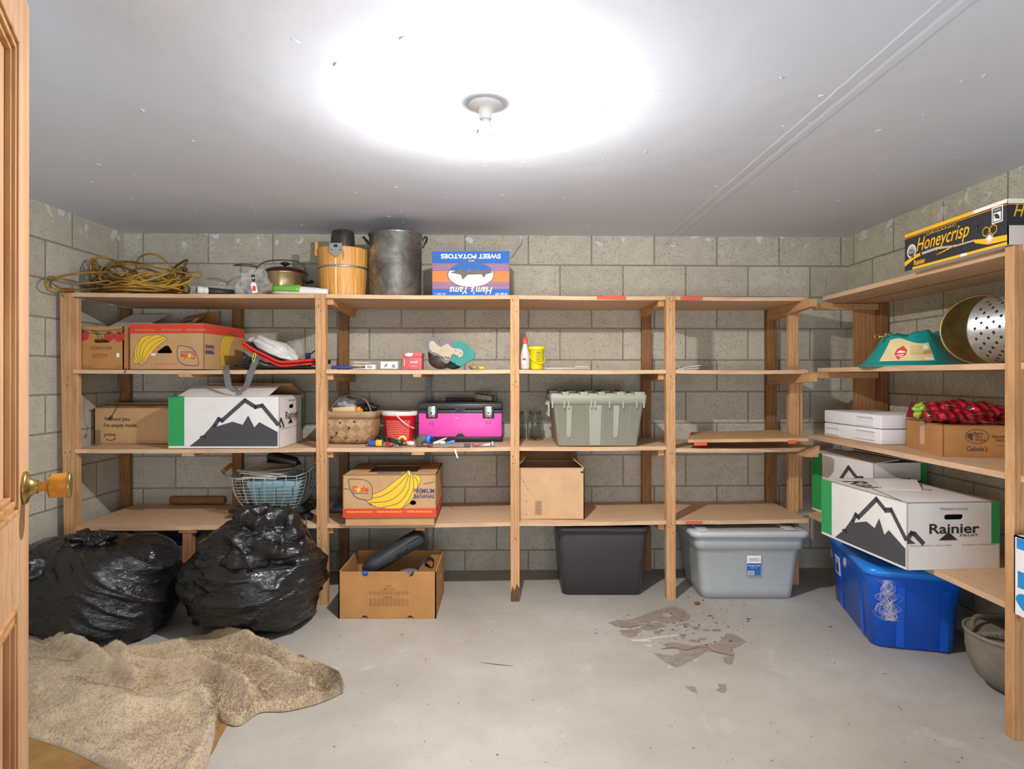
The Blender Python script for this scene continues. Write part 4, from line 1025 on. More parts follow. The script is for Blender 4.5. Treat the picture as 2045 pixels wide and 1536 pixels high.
# ---------------------------------------------------------------- refuse bags
m = NT('black_bag_film'); vec = m.coord('Object', (1, 1, 1.6), rot=(.3, .5, .2)); vec2 = m.coord('Object', (3, 3, 14), rot=(.2, -.35, 0))
m.col((.008, .008, .009, 1)); m.set(Roughness=.15); m.b.inputs['Specular IOR Level'].default_value = .65
r1 = m.noise(vec, 9, 5, .6, 1.5); r2 = m.noise(vec2, 3.0, 4, .6, 1.0)
n1 = m.bump(m.ramp(r2, [(.3, 0.0), (.5, 1.0), (.7, .1)]), .28, .010); m.bump(m.ramp(r1, [(.38, 0.0), (.5, 1.0), (.6, .2)]), .16, .010, n1)
M_bag = m.m
def ridged(p, s, off):
    return 1-abs(noise.noise(Vector((p.x*s[0]+off, p.y*s[1], p.z*s[2]))))*2.2
def bag(prof, cx, cy, sx, sy, lumps, seed, nu=200, nv=130, twist=0.0, knot=None, dirv=(0, 0)):
    """prof: list of (radius factor, z). creased film stretched over a heap"""
    vs = []; fs = []
    zs = spline([(r, 0, z) for r, z in prof], 12); L = len(zs)-1
    for j in range(nv+1):
        f = j/nv*L; i = min(int(f), L-1); q = zs[i].lerp(zs[i+1], f-i)
        for k in range(nu):
            a = 2*PI*k/nu
            c_, s_ = math.cos(a), math.sin(a)
            e = .86
            x = math.copysign(abs(c_)**e, c_)*q.x*sx; y = math.copysign(abs(s_)**e, s_)*q.x*sy; z = q.z
            x += dirv[0]*z; y += dirv[1]*z
            p = Vector((x, y, z)); nrm = Vector((x/(sx*sx+1e-6), y/(sy*sy+1e-6), .6*(z-prof[len(prof)//2][1])/.1)); nrm.normalize()
            pr = Vector((x*math.cos(twist)-z*math.sin(twist), y, x*math.sin(twist)+z*math.cos(twist)))
            dsp = .040*noise.noise(p*3.6+Vector((seed, 0, 0)))+.024*max(0, ridged(pr, (1.6, 1.6, 6.5), seed))**3+.012*max(0, ridged(pr, (4, 4, 15), seed+5))**3+.006*max(0, ridged(pr, (9, 9, 30), seed+9))**4
            for lx, ly, lz, lr, la in lumps:
                dd = (p-Vector((lx, ly, lz))).length; dsp += la*math.exp(-(dd/lr)**2)
            edge = min(1, j/10, (nv-j)/10)
            p += nrm*(dsp-.012)*max(.25, edge)
            if p.z < .002: p.z = .002
            vs.append((p.x+cx, p.y+cy, p.z))
    for j in range(nv):
        for k in range(nu): fs.append((j*nu+k, j*nu+(k+1) % nu, (j+1)*nu+(k+1) % nu, (j+1)*nu+k))
    mb = MB(); mb.add(vs, fs, 0, True)
    b = 0; mb.f.append(list(range(nu))[::-1]); mb.m.append(0); mb.s.append(True)
    mb.f.append([nv*nu+k for k in range(nu)]); mb.m.append(0); mb.s.append(True)
    return mb
def crumple(c, r, seed, amp=.5, n=40, sq=(1, 1, 1), freq=2.5, mat=0, mb=None, R=None):
    mb = mb or MB(); vs = []; fs = []; nu, nv = n, n//2
    for j in range(nv+1):
        ph_ = PI*j/nv
        for k in range(nu):
            a = 2*PI*k/nu; u = Vector((math.sin(ph_)*math.cos(a), math.sin(ph_)*math.sin(a), math.cos(ph_)))
            f = 1+amp*(noise.noise(u*freq+Vector((seed, 0, 0)))+.50*max(0, ridged(u, (freq*.7, freq*.7, freq*.25), seed))**3-.1)+amp*.16*max(0, ridged(u, (freq*2.2, freq*2.2, freq*.7), seed+3))**3
            p = Vector((u.x*sq[0], u.y*sq[1], u.z*sq[2]))*r*f
            if R is not None: p = R @ p
            vs.append(Vector(c)+p)
    for j in range(nv):
        for k in range(nu): fs.append((j*nu+k, (j+1)*nu+k, (j+1)*nu+(k+1) % nu, j*nu+(k+1) % nu))
    mb.add(vs, fs, mat, True); return mb
prof1 = [(.62, .002), (.86, .03), (1.0, .14), (1.0, .24), (.93, .32), (.78, .40), (.50, .445), (.12, .455)]
mb = bag(prof1, -1.995, 3.04, .368, .270, [(.22, 0, .42, .16, .03), (-.22, -.05, .40, .12, .03), (-.2, -.2, .3, .1, .02)], 2.0, twist=.62)
crumple((-2.02, 2.98, .445), .050, 7, .7, 60, (1.5, 1, .8), 1.9, 0, mb); crumple((-2.22, 2.86, .36), .10, 9, .45, 70, (1.3, 1, .7), 1.6, 0, mb); crumple((-1.95, 2.98, .46), .045, 19, .7, 50, (1.2, 1, .8), 1.9, 0, mb)
tag(mb.build('refuse_bag', M_bag, loc=(-1.995, 3.06, 0), world='abs'), 'squat black plastic refuse bag tied at its top beside the door', 'bag', None)
prof2 = [(.40, .002), (.74, .04), (.96, .14), (1.02, .25), (.97, .33), (.76, .42), (.50, .50), (.26, .545), (.08, .55)]
mb = bag(prof2, -1.243, 3.08, .322, .265, [(.15, -.1, .5, .12, .03), (-.05, -.24, .36, .10, .02), (.2, 0, .2, .12, .03)], 6.3, twist=-.15, dirv=(.0, 0))
crumple((-1.17, 3.0, .51), .115, 17, .45, 110, (1.25, 1, .95), 1.5, 0, mb); crumple((-1.18, 2.90, .42), .12, 23, .5, 110, (1.35, .75, .70), 1.5, 0, mb)
crumple((-1.06, 3.02, .47), .085, 29, .45, 90, (1.0, 1, 1.1), 1.4, 0, mb); crumple((-1.18, 2.905, .50), .05, 33, .7, 80, (1.5, .8, .7), 1.8, 0, mb)
tag(mb.build('refuse_bag', M_bag, loc=(-1.25, 3.08, 0), world='abs'), 'taller black plastic refuse bag with gathered crumpled top in front of the second post', 'bag', None)

# ---------------------------------------------------------------- fleece blanket and cardboard under it
M_under = card('cardboard_dirty', '#96703f', .25)
def sheet(pix, z, name, label):
    pts = [tuple(G(a, b, z).xy) for a, b in pix]; mb = MB()
    mb.poly((Vector((0, 0, z)), X, Yv), [jag(pts, .003, 4, 5)], 0, 0, z*.8 if z < .01 else .005); c = G(*pix[0], 0)
    o = mb.build(name, M_under, loc=tuple(c), world='abs'); tag(o, label, 'cardboard'); return o
sheet([(20, 1440), (120, 1465), (300, 1530), (320, 1640), (20, 1640)], .004, 'cardboard_sheet', 'flattened brown cardboard on the floor in front of the blanket by the door')
sheet([(350, 1580), (360, 1420), (441, 1404), (463, 1426), (452, 1450), (424, 1500), (398, 1548)], .004, 'cardboard_sheet', 'curved brown cardboard edge poking out between the blanket folds')
back = [(30, 1250), (70, 1262), (130, 1264), (185, 1284), (260, 1281), (330, 1261), (400, 1257), (450, 1262), (500, 1274), (540, 1293), (580, 1293), (605, 1300), (640, 1332), (668, 1350), (684, 1366)]
front = [(30, 1455), (62, 1466), (140, 1492), (240, 1540), (330, 1575), (395, 1552), (426, 1475), (432, 1428), (452, 1438), (480, 1440), (518, 1416), (570, 1413), (620, 1402), (655, 1390), (682, 1377)]
zb = [.03]*15; 
B3 = spline([G(a, b, .052 if k_ < 10 else .052-.009*(k_-10)) for k_, (a, b) in enumerate(back)], 14); F3 = spline([G(a, b, .018) for a, b in front], 14)
ridges = [([(95, 1270), (150, 1300), (215, 1335), (270, 1360)], .05, .050), ([(255, 1340), (330, 1352), (400, 1350), (450, 1372), (500, 1400)], .045, .060), ([(330, 1262), (430, 1262), (520, 1300), (590, 1345), (670, 1368)], .06, .055), ([(200, 1285), (250, 1310), (300, 1300), (360, 1290)], .05, .035), ([(330, 1330), (430, 1325), (520, 1340), (570, 1365), (620, 1385)], .04, .045), ([(400, 1400), (430, 1440), (410, 1500), (380, 1540)], .05, .030), ([(60, 1330), (150, 1380), (260, 1420), (380, 1400)], .10, .030)]
RW = [([G(a, b, .03).xy for a, b in r], wd, ht) for r, wd, ht in ridges]
def segd(p, pl):
    best = 9
    for a, b in zip(pl[:-1], pl[1:]):
        ab = b-a; t_ = max(0, min(1, (p-a).dot(ab)/ab.length_squared)); best = min(best, (p-(a+ab*t_)).length)
    return best
NU, NV = len(B3)-1, 110
vs = []; fs = []
for i in range(NU+1):
    for j in range(NV+1):
        t_ = j/NV; p = B3[i].lerp(F3[i], t_); q = p.xy
        e = min(1, t_/.05, (1-t_)/.05, (i+1)/4, (NU-i)/6); e = math.sin(e*PI/2) if e > 0 else 0
        hz = .022+.030*noise.noise(Vector((q.x*4.2, q.y*4.2, 3)))+.012*noise.noise(Vector((q.x*13, q.y*13, 7)))
        for pl, wd, ht in RW:
            dd = segd(q, pl)
            if dd < wd*2.2: hz += 1.25*ht*math.exp(-(dd/(wd*.62))**2)
        hz = max(hz, .010)+.0035*noise.noise(Vector((q.x*60, q.y*60, 1)))
        vs.append(Vector((q.x, q.y, .008+hz*e)))
for i in range(NU):
    for j in range(NV): fs.append((i*(NV+1)+j, (i+1)*(NV+1)+j, (i+1)*(NV+1)+j+1, i*(NV+1)+j+1))
mb = MB(); mb.add(vs, fs, 0, True)
# rim turned down to the floor
border = [i*(NV+1) for i in range(NU+1)]+[NU*(NV+1)+j for j in range(1, NV+1)]+[i*(NV+1)+NV for i in range(NU-1, -1, -1)]+[j for j in range(NV-1, 0, -1)]
nb = len(border); base = len(mb.v); mb.v += [Vector((vs[i].x, vs[i].y, .003)) for i in border]
for k in range(nb): mb.f.append([border[k], base+k, base+(k+1) % nb, border[(k+1) % nb]]); mb.m.append(0); mb.s.append(True)
rnd = random.Random(4); pile_v = []; pile_f = []
for _ in range(52000):
    i = rnd.randrange(NU); j = rnd.randrange(NV); a = vs[i*(NV+1)+j]; b = vs[(i+1)*(NV+1)+j+1]; c_ = vs[(i+1)*(NV+1)+j]; d_ = vs[i*(NV+1)+j+1]
    u, v_ = rnd.random(), rnd.random(); p = a.lerp(c_, u).lerp(d_.lerp(b, u), v_)
    n_ = (c_-a).cross(d_-a); n_ = n_.normalized() if n_.length > 0 else Z
    if n_.z < 0: n_ = -n_
    fl_ = Vector((noise.noise(p*7), noise.noise(p*7+Vector((9, 0, 0))), 0))*1.6+Vector((.3, -.5, 0))
    dr_ = (n_*.7+fl_+Vector((rnd.uniform(-.5, .5), rnd.uniform(-.5, .5), rnd.uniform(-.1, .3)))).normalized()*rnd.uniform(.006, .0125)
    sd = dr_.cross(Vector((rnd.uniform(-1, 1), rnd.uniform(-1, 1), rnd.uniform(-1, 1)))).normalized()*.0011
    k = len(pile_v); pile_v += [p-sd, p+sd, p+dr_]; pile_f.append((k, k+1, k+2))
mb.add(pile_v, pile_f, 0, True)
m = NT('fleece_pile'); vec = m.coord()
c1 = m.ramp(m.noise(vec, 3.0, 5, .65), [(.3, srgb('#b0997c')), (.7, srgb('#c9b596'))]); c1 = m.mix(m.ramp(m.noise(vec, 26, 4, .7), [(.3, .4), (.5, 0.0)]), c1, srgb('#93805f'))
m.col(c1); m.set(Roughness=.95); m.b.inputs['Sheen Weight'].default_value = .35; m.b.inputs['Sheen Roughness'].default_value = .5; m.bump(m.noise(vec, 120, 4, .7), .6, .006)
tag(mb.build('fleece_blanket', m.m, loc=tuple(G(300, 1380)), world='abs'), 'rumpled beige fleece blanket heaped on the floor below the refuse bags', 'blanket')
# ---------------------------------------------------------------- things on the top shelf
ZT, Z2, Z3, Z4 = 1.6915, 1.2805, .8535, .4385
# yellow extension cord
M_cord = NT('dirty_yellow_cord'); vec = M_cord.coord(); M_cord.col(M_cord.ramp(M_cord.noise(vec, 5, 4, .6), [(.35, srgb('#57401f')), (.5, srgb('#8a6827')), (.66, srgb('#bd9131'))])); M_cord.set(Roughness=.5)
t = wthing('extension_cord', 'yellow brown extension cord heaped in loose coils at the left end of the top shelf', 'cord', (-2.08, 3.52, ZT))
rnd = random.Random(21); pts = []; a = 0
ctl = []
for i in range(150):
    a += .62+rnd.uniform(-.1, .1); r = rnd.uniform(.65, 1.08); lay = i/150
    zc = .010+.215*(1-(abs(i % 17-8)/8.5)**1.2)*rnd.uniform(.35, 1.0)*(.55+.45*math.sin(a*.5+i))
    x = -2.08+.295*r*math.cos(a)*(1-.15*lay)+rnd.uniform(-.02, .02); y = 3.53+.145*r*math.sin(a)
    ctl.append((min(max(x, XL+.02), -1.84), y, ZT+.008+abs(zc)+.03*lay))
mb = MB(); mb.tube(spline(ctl, 6), .0062, 6)
mb.build('cord', M_cord.m, t)
mb = MB()
mb.tube(spline([(-2.1, 3.46, ZT+.09), P(250, 545, 3.36), P(170, 545, 3.30), P(112, 555, 3.24), P(100, 572, 3.24), P(118, 580, 3.28), P(135, 580, 3.325)], 10), .0055, 7)
mb.tube(spline([(-2.2, 3.5, ZT+.06), P(150, 580, 3.30), P(100, 576, 3.18), P(89, 562, 3.17), P(105, 553, 3.22), P(160, 566, 3.3), P(220, 560, 3.42)], 10), .0050, 7, 0)
mb.tube(spline([P(180, 560, 3.45), P(178, 528, 3.48), P(196, 514, 3.5), P(225, 520, 3.5), P(300, 560, 3.5)], 10), .0062, 7)
mb.tube(spline([P(270, 550, 3.5), P(276, 518, 3.5), P(298, 507, 3.5), P(325, 516, 3.5), P(350, 545, 3.5), P(330, 570, 3.45)], 10), .0055, 7)
mb.tube(spline([P(330, 552, 3.5), P(365, 544, 3.5), P(400, 545, 3.5), P(402, 552, 3.5), P(380, 556, 3.5), P(330, 556, 3.5)], 10), .0045, 7)
mb.tube(spline([P(200, 560, 3.4), P(205, 534, 3.42), P(250, 522, 3.45), P(320, 535, 3.45), P(385, 552, 3.45), P(340, 572, 3.42), P(240, 560, 3.4)], 10), .0060, 7)
mb.build('cord', M_cord.m, t)
mb = MB(); c = P(137, 582, 3.33); mb.box((c.x, c.y, ZT+.012), (.050, .026, .022), 0, .004); mb.build('plug', plain('red_plug', '#a34334', .5), t)

# clear divided organiser case
t = wthing('organizer_case', 'clear plastic divided organiser case on the top shelf between cord and pot', 'case', (WX(415, 3.55), 3.60, ZT))
x0, x1 = WX(367, 3.5), WX(474, 3.5)
mb = MB(); mb.box(((x0+x1)/2, 3.65, ZT+.045), (x1-x0, .16, .055), 0, .008); mb.build('case_body', P_clear, t)
mb = MB()
for k in range(6):
    cx = x0+.03+k*.046; mb.cyl((cx, 3.580, ZT+.045), (cx, 3.71, ZT+.045), .020, 14)
mb.build('compartments', glassy('clear_cells', (.8, .83, .86, 1), .2, .5), t)
mb = MB(); mb.tube([(x0+.17+.022*math.cos(k*PI/10), 3.60, ZT+.070+.022*math.sin(k*PI/10)) for k in range(11)], .003, 6); mb.build('handle', P_clear, t)
# rolled tube in printed sleeve
t = wthing('cardboard_tube', 'white tube with black printed sleeve and yellow dot lying on the top shelf edge', 'tube', (WX(420, 3.42), 3.44, ZT))
A, B = Vector((WX(393, 3.385), 3.385, ZT+.021)), Vector((WX(466, 3.52), 3.52, ZT+.021))
mb = MB(); mb.cyl(A, B, .020, 24, 0); mb.tube([A.lerp(B, .28), B], .0206, 24, 1); dd = (B-A).normalized()
mb.tube([A+dd*-.001, A+dd*.001], .0175, 20, 2); mb.tube([A.lerp(B, .05), A.lerp(B, .16)], .0206, 24, 0)
mb.ball(A.lerp(B, .13)+Vector((-.004, -.019, .006)), (.010, .004, .009), 3, 12)
mb.build('tube_body', [P_wh, plain('sleeve_black', '#33332f', .5), plain('tube_inside', '#7d8a6a', .7), I_yel], t)
# cooking pot
px, py_ = WX(567, 3.68), 3.70
t = wthing('cooking_pot', 'golden metal cooking pot with a dark maroon lid on the top shelf', 'pot', (px, py_, ZT))
M_pot = plain('tarnished_gold_steel', '#c8b184', .25, .85, var=.25)
mb = MB(); T = Matrix.Translation((px, py_, ZT)); mb.lathe([(.001, .002), (.105, .002), (.120, .012), (.123, .03), (.123, .150), (.127, .155), (.127, .160)], 48, 0, T); mb.build('pot_body', M_pot, t)
mb = MB(); mb.lathe([(.129, .158), (.129, .166), (.115, .180), (.085, .192), (.04, .200), (.001, .202)], 48, 0, T); mb.build('lid', plain('maroon_enamel', '#3d1718', .25, var=.1), t)
mb = MB(); mb.lathe([(.010, .200), (.010, .212), (.026, .216), (.028, .222), (.018, .230), (.001, .231)], 20, 0, T); mb.build('knob', P_dk, t)
for s_ in (-1, 1): mb = MB(); mb.tube(spline([(px+s_*.120, py_-.03, ZT+.11), (px+s_*.155, py_-.025, ZT+.115), (px+s_*.158, py_+.02, ZT+.115), (px+s_*.120, py_+.03, ZT+.11)], 5), .007, 8); mb.build('handle', P_dk, t)
mb = MB(); mb.tube(spline([P(466, 530, 3.62), P(490, 531, 3.60), P(515, 534, 3.57)], 5), .003, 6); mb.tube(spline([P(466, 530, 3.62), P(490, 527.5, 3.60), P(515, 532, 3.57)], 5), .003, 6)
mb.tube(spline([P(508, 545, 3.56), P(520, 528, 3.56), P(545, 520, 3.56), P(590, 522, 3.56), P(612, 538, 3.57), P(617, 562, 3.57)], 8), .0035, 6); mb.build('wire_bail', DkMetal, t)
# clear bag with a tag
def film_bag(name, label, cat, c, r, sq, seed, mats=None, amp=.5, extra=None, loc=None):
    mb = crumple(c, r, seed, amp, 60, sq, 1.8)
    zmin = min(v_.z for v_ in mb.v)
    return mb, zmin
t = wthing('plastic_bag', 'clear plastic bag with black and red tag in front of the golden pot', 'bag', (WX(505, 3.45), 3.46, ZT))
mb, zm = film_bag('', '', '', (WX(508, 3.47), 3.47, ZT+.075), .070, (1.15, .7, 1.0), 41); 
for v_ in mb.v: v_.z = max(v_.z, ZT)
mb.build('bag_film', P_film, t)
mb = MB(); fr = (P(506, 578, 3.375), Vector((.95, .1, .3)).normalized(), Vector((-.28, -.05, .95)).normalized())
mb.poly(fr, [[(-.010, -.02), (.018, -.022), (.022, .028), (.010, .040), (-.006, .03)]], 1, 0, .002); mb.poly(fr, [[(-.008, -.005), (.010, -.012), (.016, .012), (.004, .02)]], 2, .001)
mb.poly(fr, [[(.006, .038), (.022, .040), (.030, .075), (.012, .078)]], 0, 0, .002); mb.poly(fr, [oval(.018, .058, .005, .005, 10)], 1, .001)
mb.build('tag', [P_dk, I_white, I_red], t)
# roll of bags
t = wthing('bag_roll', 'flattened white plastic roll with a green printed label beside the wooden bucket', 'roll', (WX(600, 3.42), 3.44, ZT))
mb = MB(); A, B = Vector((WX(545, 3.40), 3.405, ZT+.022)), Vector((WX(655, 3.42), 3.425, ZT+.012))
pts = [A.lerp(B, k/12) for k in range(13)]; mb.tube(pts, .02, 14, 0, rr=[.020+.008*math.sin(k/12*PI)*(1 if k < 8 else .9) for k in range(13)])
for v_ in mb.v: v_.z = max(v_.z, ZT)
mb.build('roll_body', plain('white_film_roll', '#dddad6', .3, var=.08), t)
mb = MB(); pts = [A.lerp(B, k/12)+Vector((0, -.004, .006)) for k in range(0, 7)]; mb.tube(pts, .02, 14, 0, rr=[.021+.008*math.sin(k/12*PI) for k in range(7)])
for v_ in mb.v: v_.z = max(v_.z, ZT+.012)
mb.build('label_band', plain('green_label', '#6fae3f', .4), t)

# wooden ice cream bucket
bx, by = WX(684, 3.60), 3.610
t = wthing('ice_cream_maker', 'slatted pine ice cream bucket with dark motor and steel bands on the top shelf', 'ice cream maker', (bx, by, ZT))
M_slat = wood('bucket_pine', '#e3ab5e', '#c58236', 'z', .4)
mb = MB(); n = 96; vs = []; fs = []
lev = [(.124, 0), (.126, .01), (.144, .275), (.144, .280), (.130, .280), (.112, .02)]
for r, z in lev:
    for k in range(n):
        a = 2*PI*k/n; rr = r-(.0025 if k % 6 == 0 else 0)+(.0008*((k//6*7) % 3)); vs.append((bx+rr*math.cos(a), by+rr*math.sin(a), ZT+z))
for i in range(len(lev)-1):
    for k in range(n): fs.append((i*n+k, i*n+(k+1) % n, (i+1)*n+(k+1) % n, (i+1)*n+k))
mb.add(vs, fs, 0, False); mb.f.append([5*n+k for k in range(n)]); mb.m.append(0); mb.s.append(False)
mb.build('bucket', M_slat, t)
for z in (.035, .172):
    mb = MB(); r = .1265+.0185*z/.275; mb.lathe([(r, z-.006), (r+.0025, z-.005), (r+.003, z+.005), (r+.0003, z+.006)], 64, 0, Matrix.Translation((bx, by, ZT)))
    if z > .1: mb.ball((bx, by-r-.004, ZT+z), (.006, .004, .006), 0, 10); mb.build('band', Metal, t)
mb = MB(); mb.bb(bx-.150, bx-.133, by-.05, by-.01, ZT+.24, ZT+.325, 0, .004); mb.build('ear', M_slat, t)
mb = MB(); T = Matrix.Translation((bx+.005, by-.02, ZT)); mb.lathe([(.070, .262), (.068, .33), (.064, .375), (.060, .387), (.045, .392), (.001, .393)], 40, 0, T)
for k in range(5): mb.bb(bx-.010+k*.006, bx-.0078+k*.006, by-.086, by-.06, ZT+.357, ZT+.377, 1)
mb.build('motor', [plain('dark_brown_motor', '#3a3430', .35), plain('vent_black', '#0d0c0c', .8)], t)
mb = MB(); fr = (Vector((bx, by-.151, ZT+.225)), X, Vector((0, -.075, 1)).normalized()); mb.poly(fr, [[(-.036, .02), (0, -.012), (.036, .02), (.036, .068), (-.036, .068)]], 0, 0, .003)
mb.poly(fr, [rect(-.010, .045, .010, .060)], 1, .001); mb.poly(fr, [oval(-.024, .030, .004, .004, 8)], 1, .001); mb.poly(fr, [oval(.024, .030, .004, .004, 8)], 1, .001)
mb.build('bracket', [Metal, P_dk], t)
# stockpot
kx, ky = WX(787, 3.6)+.004, 3.625
t = wthing('stockpot', 'tall dented dull metal stockpot beside the wooden bucket on the top shelf', 'pot', (kx, ky, ZT))
m = NT('mottled_aluminium'); vec = m.coord(); nn = m.noise(vec, 7, 6, .7, .8)
m.col(m.ramp(nn, [(.3, srgb('#4f4d4a')), (.5, srgb('#8d8b87')), (.68, srgb('#b9b9b8'))])); m.set(Metallic=.8); m.l(m.ramp(nn, [(.3, .5), (.7, .28)]), m.b.inputs['Roughness']); m.bump(nn, .15, .01)
T = Matrix.Translation((kx, ky, ZT)); mb = MB(); mb.lathe([(.001, .001), (.146, .001), (.150, .006), (.152, .36), (.158, .366), (.158, .374), (.152, .376), (.149, .37), (.147, .01), (.001, .008)], 64, 0, T)
mb.build('pot_body', m.m, t)
for s_ in (-1, 1): mb = MB(); mb.tube(spline([(kx+s_*.150, ky-.05, ZT+.31), (kx+s_*.175, ky-.045, ZT+.35), (kx+s_*.182, ky, ZT+.36), (kx+s_*.175, ky+.04, ZT+.35), (kx+s_*.150, ky+.05, ZT+.31)], 5), .006, 8); mb.build('handle', DkMetal, t)
mb = MB(); mb.tube(spline([P(1018, 500, 3.75), P(1030, 492, 3.85), P(1040, 484, 3.93), P(1041, 476, 3.96), P(1037, 471, 3.96)], 5), .004, 6)
tag(mb.build('cord_stub', P_wh, loc=tuple(P(1030, 492, 3.85)), world='abs'), 'short white cord poking from the wall by the ceiling above the sweet potato carton', 'cord')

# ---------------------------------------------------------------- second shelf
# folding case with red piping
t = wthing('folding_seat', 'black folding seat with bright red piping and grey strap hanging from the second shelf', 'seat', (WX(560, 3.5), 3.5, Z2))
path = [P(482, 683, 3.415), P(500, 697, 3.415), P(530, 712, 3.415), P(556, 724, 3.415), P(580, 724, 3.415), P(627, 720, 3.415)]
path = [(p.x, p.z) for p in spline(path, 6)]
mb = MB(); n = len(path); vs = []; 
for x, z in path: vs += [(x, 3.43, z+.004), (x, 3.74, z+.012), (x, 3.43, z-.022), (x, 3.74, z-.012)]
fs = []
for i in range(n-1):
    a = 4*i; b = 4*i+4; fs += [(a, b, b+1, a+1), (a+2, a+3, b+3, b+2), (a, a+2, b+2, b), (a+1, b+1, b+3, a+3)]
fs += [(0, 1, 3, 2), (4*n-4, 4*n-2, 4*n-1, 4*n-3)]; mb.add(vs, fs, 0, True); mb.build('seat_pad', plain('black_fabric', '#26272a', .8, var=.2), t)
for dz in (.004, -.016):
    mb = MB(); mb.tube([(x, 3.425, z+dz) for x, z in path], .008 if dz > 0 else .006, 8); mb.build('piping', plain('red_piping', '#dc2f26', .4), t)
mb = MB()
mb.tube(spline([P(485, 705, 3.45), P(500, 722, 3.45), P(470, 731, 3.42), P(520, 733, 3.42), P(560, 733, 3.43), P(620, 733, 3.45)], 5), .007, 8); mb.tube(spline([P(480, 726, 3.43), P(505, 716, 3.44), P(540, 727, 3.44), P(620, 730, 3.45)], 5), .006, 8)
mb.bb(WX(500, 3.5), WX(625, 3.5), 3.46, 3.70, Z2+.001, Z2+.018)
mb.build('frame_tube', P_dk, t)
def ribbon(mb, pts, w, mat=0, axis=X, t_=.0015):
    pts = spline(pts, 6)
    for a, b in zip(pts[:-1], pts[1:]):
        q = axis*(w/2); mb.slab(a-q, a+q, b+q, b-q, t_, mat)
mb = MB(); ribbon(mb, [P(452, 730, 3.40), P(452, 742, 3.35), P(455, 762, 3.345), P(458, 772, 3.345), P(470, 783, 3.345), P(483, 781, 3.345), P(494, 766, 3.345), P(502, 742, 3.345), P(510, 722, 3.345), P(515, 710, 3.40)], .034, 0)
mb.build('strap', plain('grey_webbing', '#6c6e6f', .7, var=.2), t)
mb = MB(); mb.tube(spline([P(508, 728, 3.345), P(504, 716, 3.345), P(508, 706, 3.345), P(511, 708, 3.345), P(508, 720, 3.345), P(509, 730, 3.345)], 6), .0018, 6); mb.build('cord_loop', plain('lime_cord', '#c6ee3a', .5), t)
mb = MB(); mb.tube(spline([P(612, 716, 3.44), P(622, 706, 3.44), P(634, 698, 3.445), P(652, 696, 3.46)], 5), .0035, 6); mb.tube(spline([P(575, 734, 3.41), P(600, 728, 3.41), P(612, 714, 3.42)], 5), .0016, 5); mb.build('cable', P_dk, t)
mb = crumple((WX(545, 3.56), 3.56, 1.402), .066, 55, .28, 70, (2.1, 1.1, .72), 1.6, R=Matrix.Rotation(math.radians(24), 3, 'Y'))
w_ = mb
t = wthing('plastic_bag', 'puffy clear bag of white stuffing lying on the red piped seat', 'bag', (WX(545, 3.55), 3.55, 1.34))
w_.build('bag_film', plain('white_stuffing', '#d3d0ce', .35, var=.12), t)
mb = crumple((WX(585, 3.58), 3.58, 1.395), .060, 58, .35, 50, (1.5, .9, .8), 1.6); mb.build('bag_film', P_film, t)
mb = MB(); mb.box((WX(613, 3.5), 3.52, 1.355), (.03, .01, .04), 0, .003); mb.build('label', plain('blue_patch', '#27438f', .5), t)
# cable hanging
mb = MB(); mb.tube(spline([P(252, 735, 3.34), P(249, 745, 3.318), P(246, 765, 3.318), P(243, 785, 3.325), P(232, 815, 3.40), P(222, 833, 3.41)], 8), .0022, 6); mb.cyl(P(223, 831, 3.41), P(218, 838, 3.41), .006, 8)
tag(mb.build('charging_cable', P_dk, loc=tuple(P(250, 742, 3.325)), world='abs'), 'thin grey cable hanging in front of the joke slogan carton', 'cable')

def at(px, Y, z): return Vector((WX(px, Y), Y, z))
# small things in the second bay, second shelf
t = wthing('hand_tool', 'blue handled hand tool lying at the left of the second bay, second shelf', 'tool', at(685, 3.47, Z2))
mb = MB(); mb.tube(spline([at(662, 3.47, Z2+.010), at(672, 3.47, Z2+.013), at(690, 3.47, Z2+.010), at(704, 3.47, Z2+.010)], 5), .009, 10); mb.build('handle', plain('tool_blue', '#2e4da8', .4), t)
mb = MB(); mb.cyl(at(702, 3.47, Z2+.010), at(732, 3.49, Z2+.014), .004, 8); mb.build('shaft', plain('brass_shaft', '#8f7b33', .4, .7), t)
mb = MB()
for k in range(5):
    a = rnd.uniform(-.3, .3); c = at(727, 3.57, Z2+.002+k*.009); R_ = Matrix.Rotation(a, 4, 'Z') @ Matrix.Rotation(rnd.uniform(-.12, .06), 4, 'Y')
    mb.box(c+Vector((0, 0, .003)), (.13-.01*k, .09, .0035), k % 2, 0, R=R_)
tag(mb.build('paper_stack', [I_white, plain('paper_grey', '#b7b2a9', .8)], loc=tuple(at(727, 3.54, Z2)), world='abs'), 'loose stack of papers and leaflets beside the blue tool', 'papers')
mb = MB(); c = at(741, 3.445, Z2+.013); mb.box(c, (.055, .05, .025), 0, .001)
for k in range(7): mb.bb(c.x-.014+k*.004, c.x-.012+k*.004, 3.4192, 3.42, Z2+.006, Z2+.020, 1)
tag(mb.build('small_box', [P_wh, I_black], loc=tuple(at(741, 3.445, Z2)), world='abs'), 'tiny white box with a barcode in front of the papers', 'box')
mb = MB(); c = at(779, 3.49, Z2+.024); mb.box(c, (.100, .06, .044), 0, .001); fr = (c+Vector((-.05, -.0302, -.022)), X, Z)
for st in stroke([(.001, .001), (.099, .001), (.099, .043), (.001, .043)], .0015, True): mb.poly(fr, [st], 1)
mb.poly(fr, [[(.02, .004), (.03, .025), (.045, .032), (.036, .018), (.028, .012)]], 1); mb.poly(fr, [[(.06, .010), (.075, .018), (.09, .010)]], 1); mb.poly(fr, [[(.064, .020), (.075, .027), (.086, .020)]], 1)
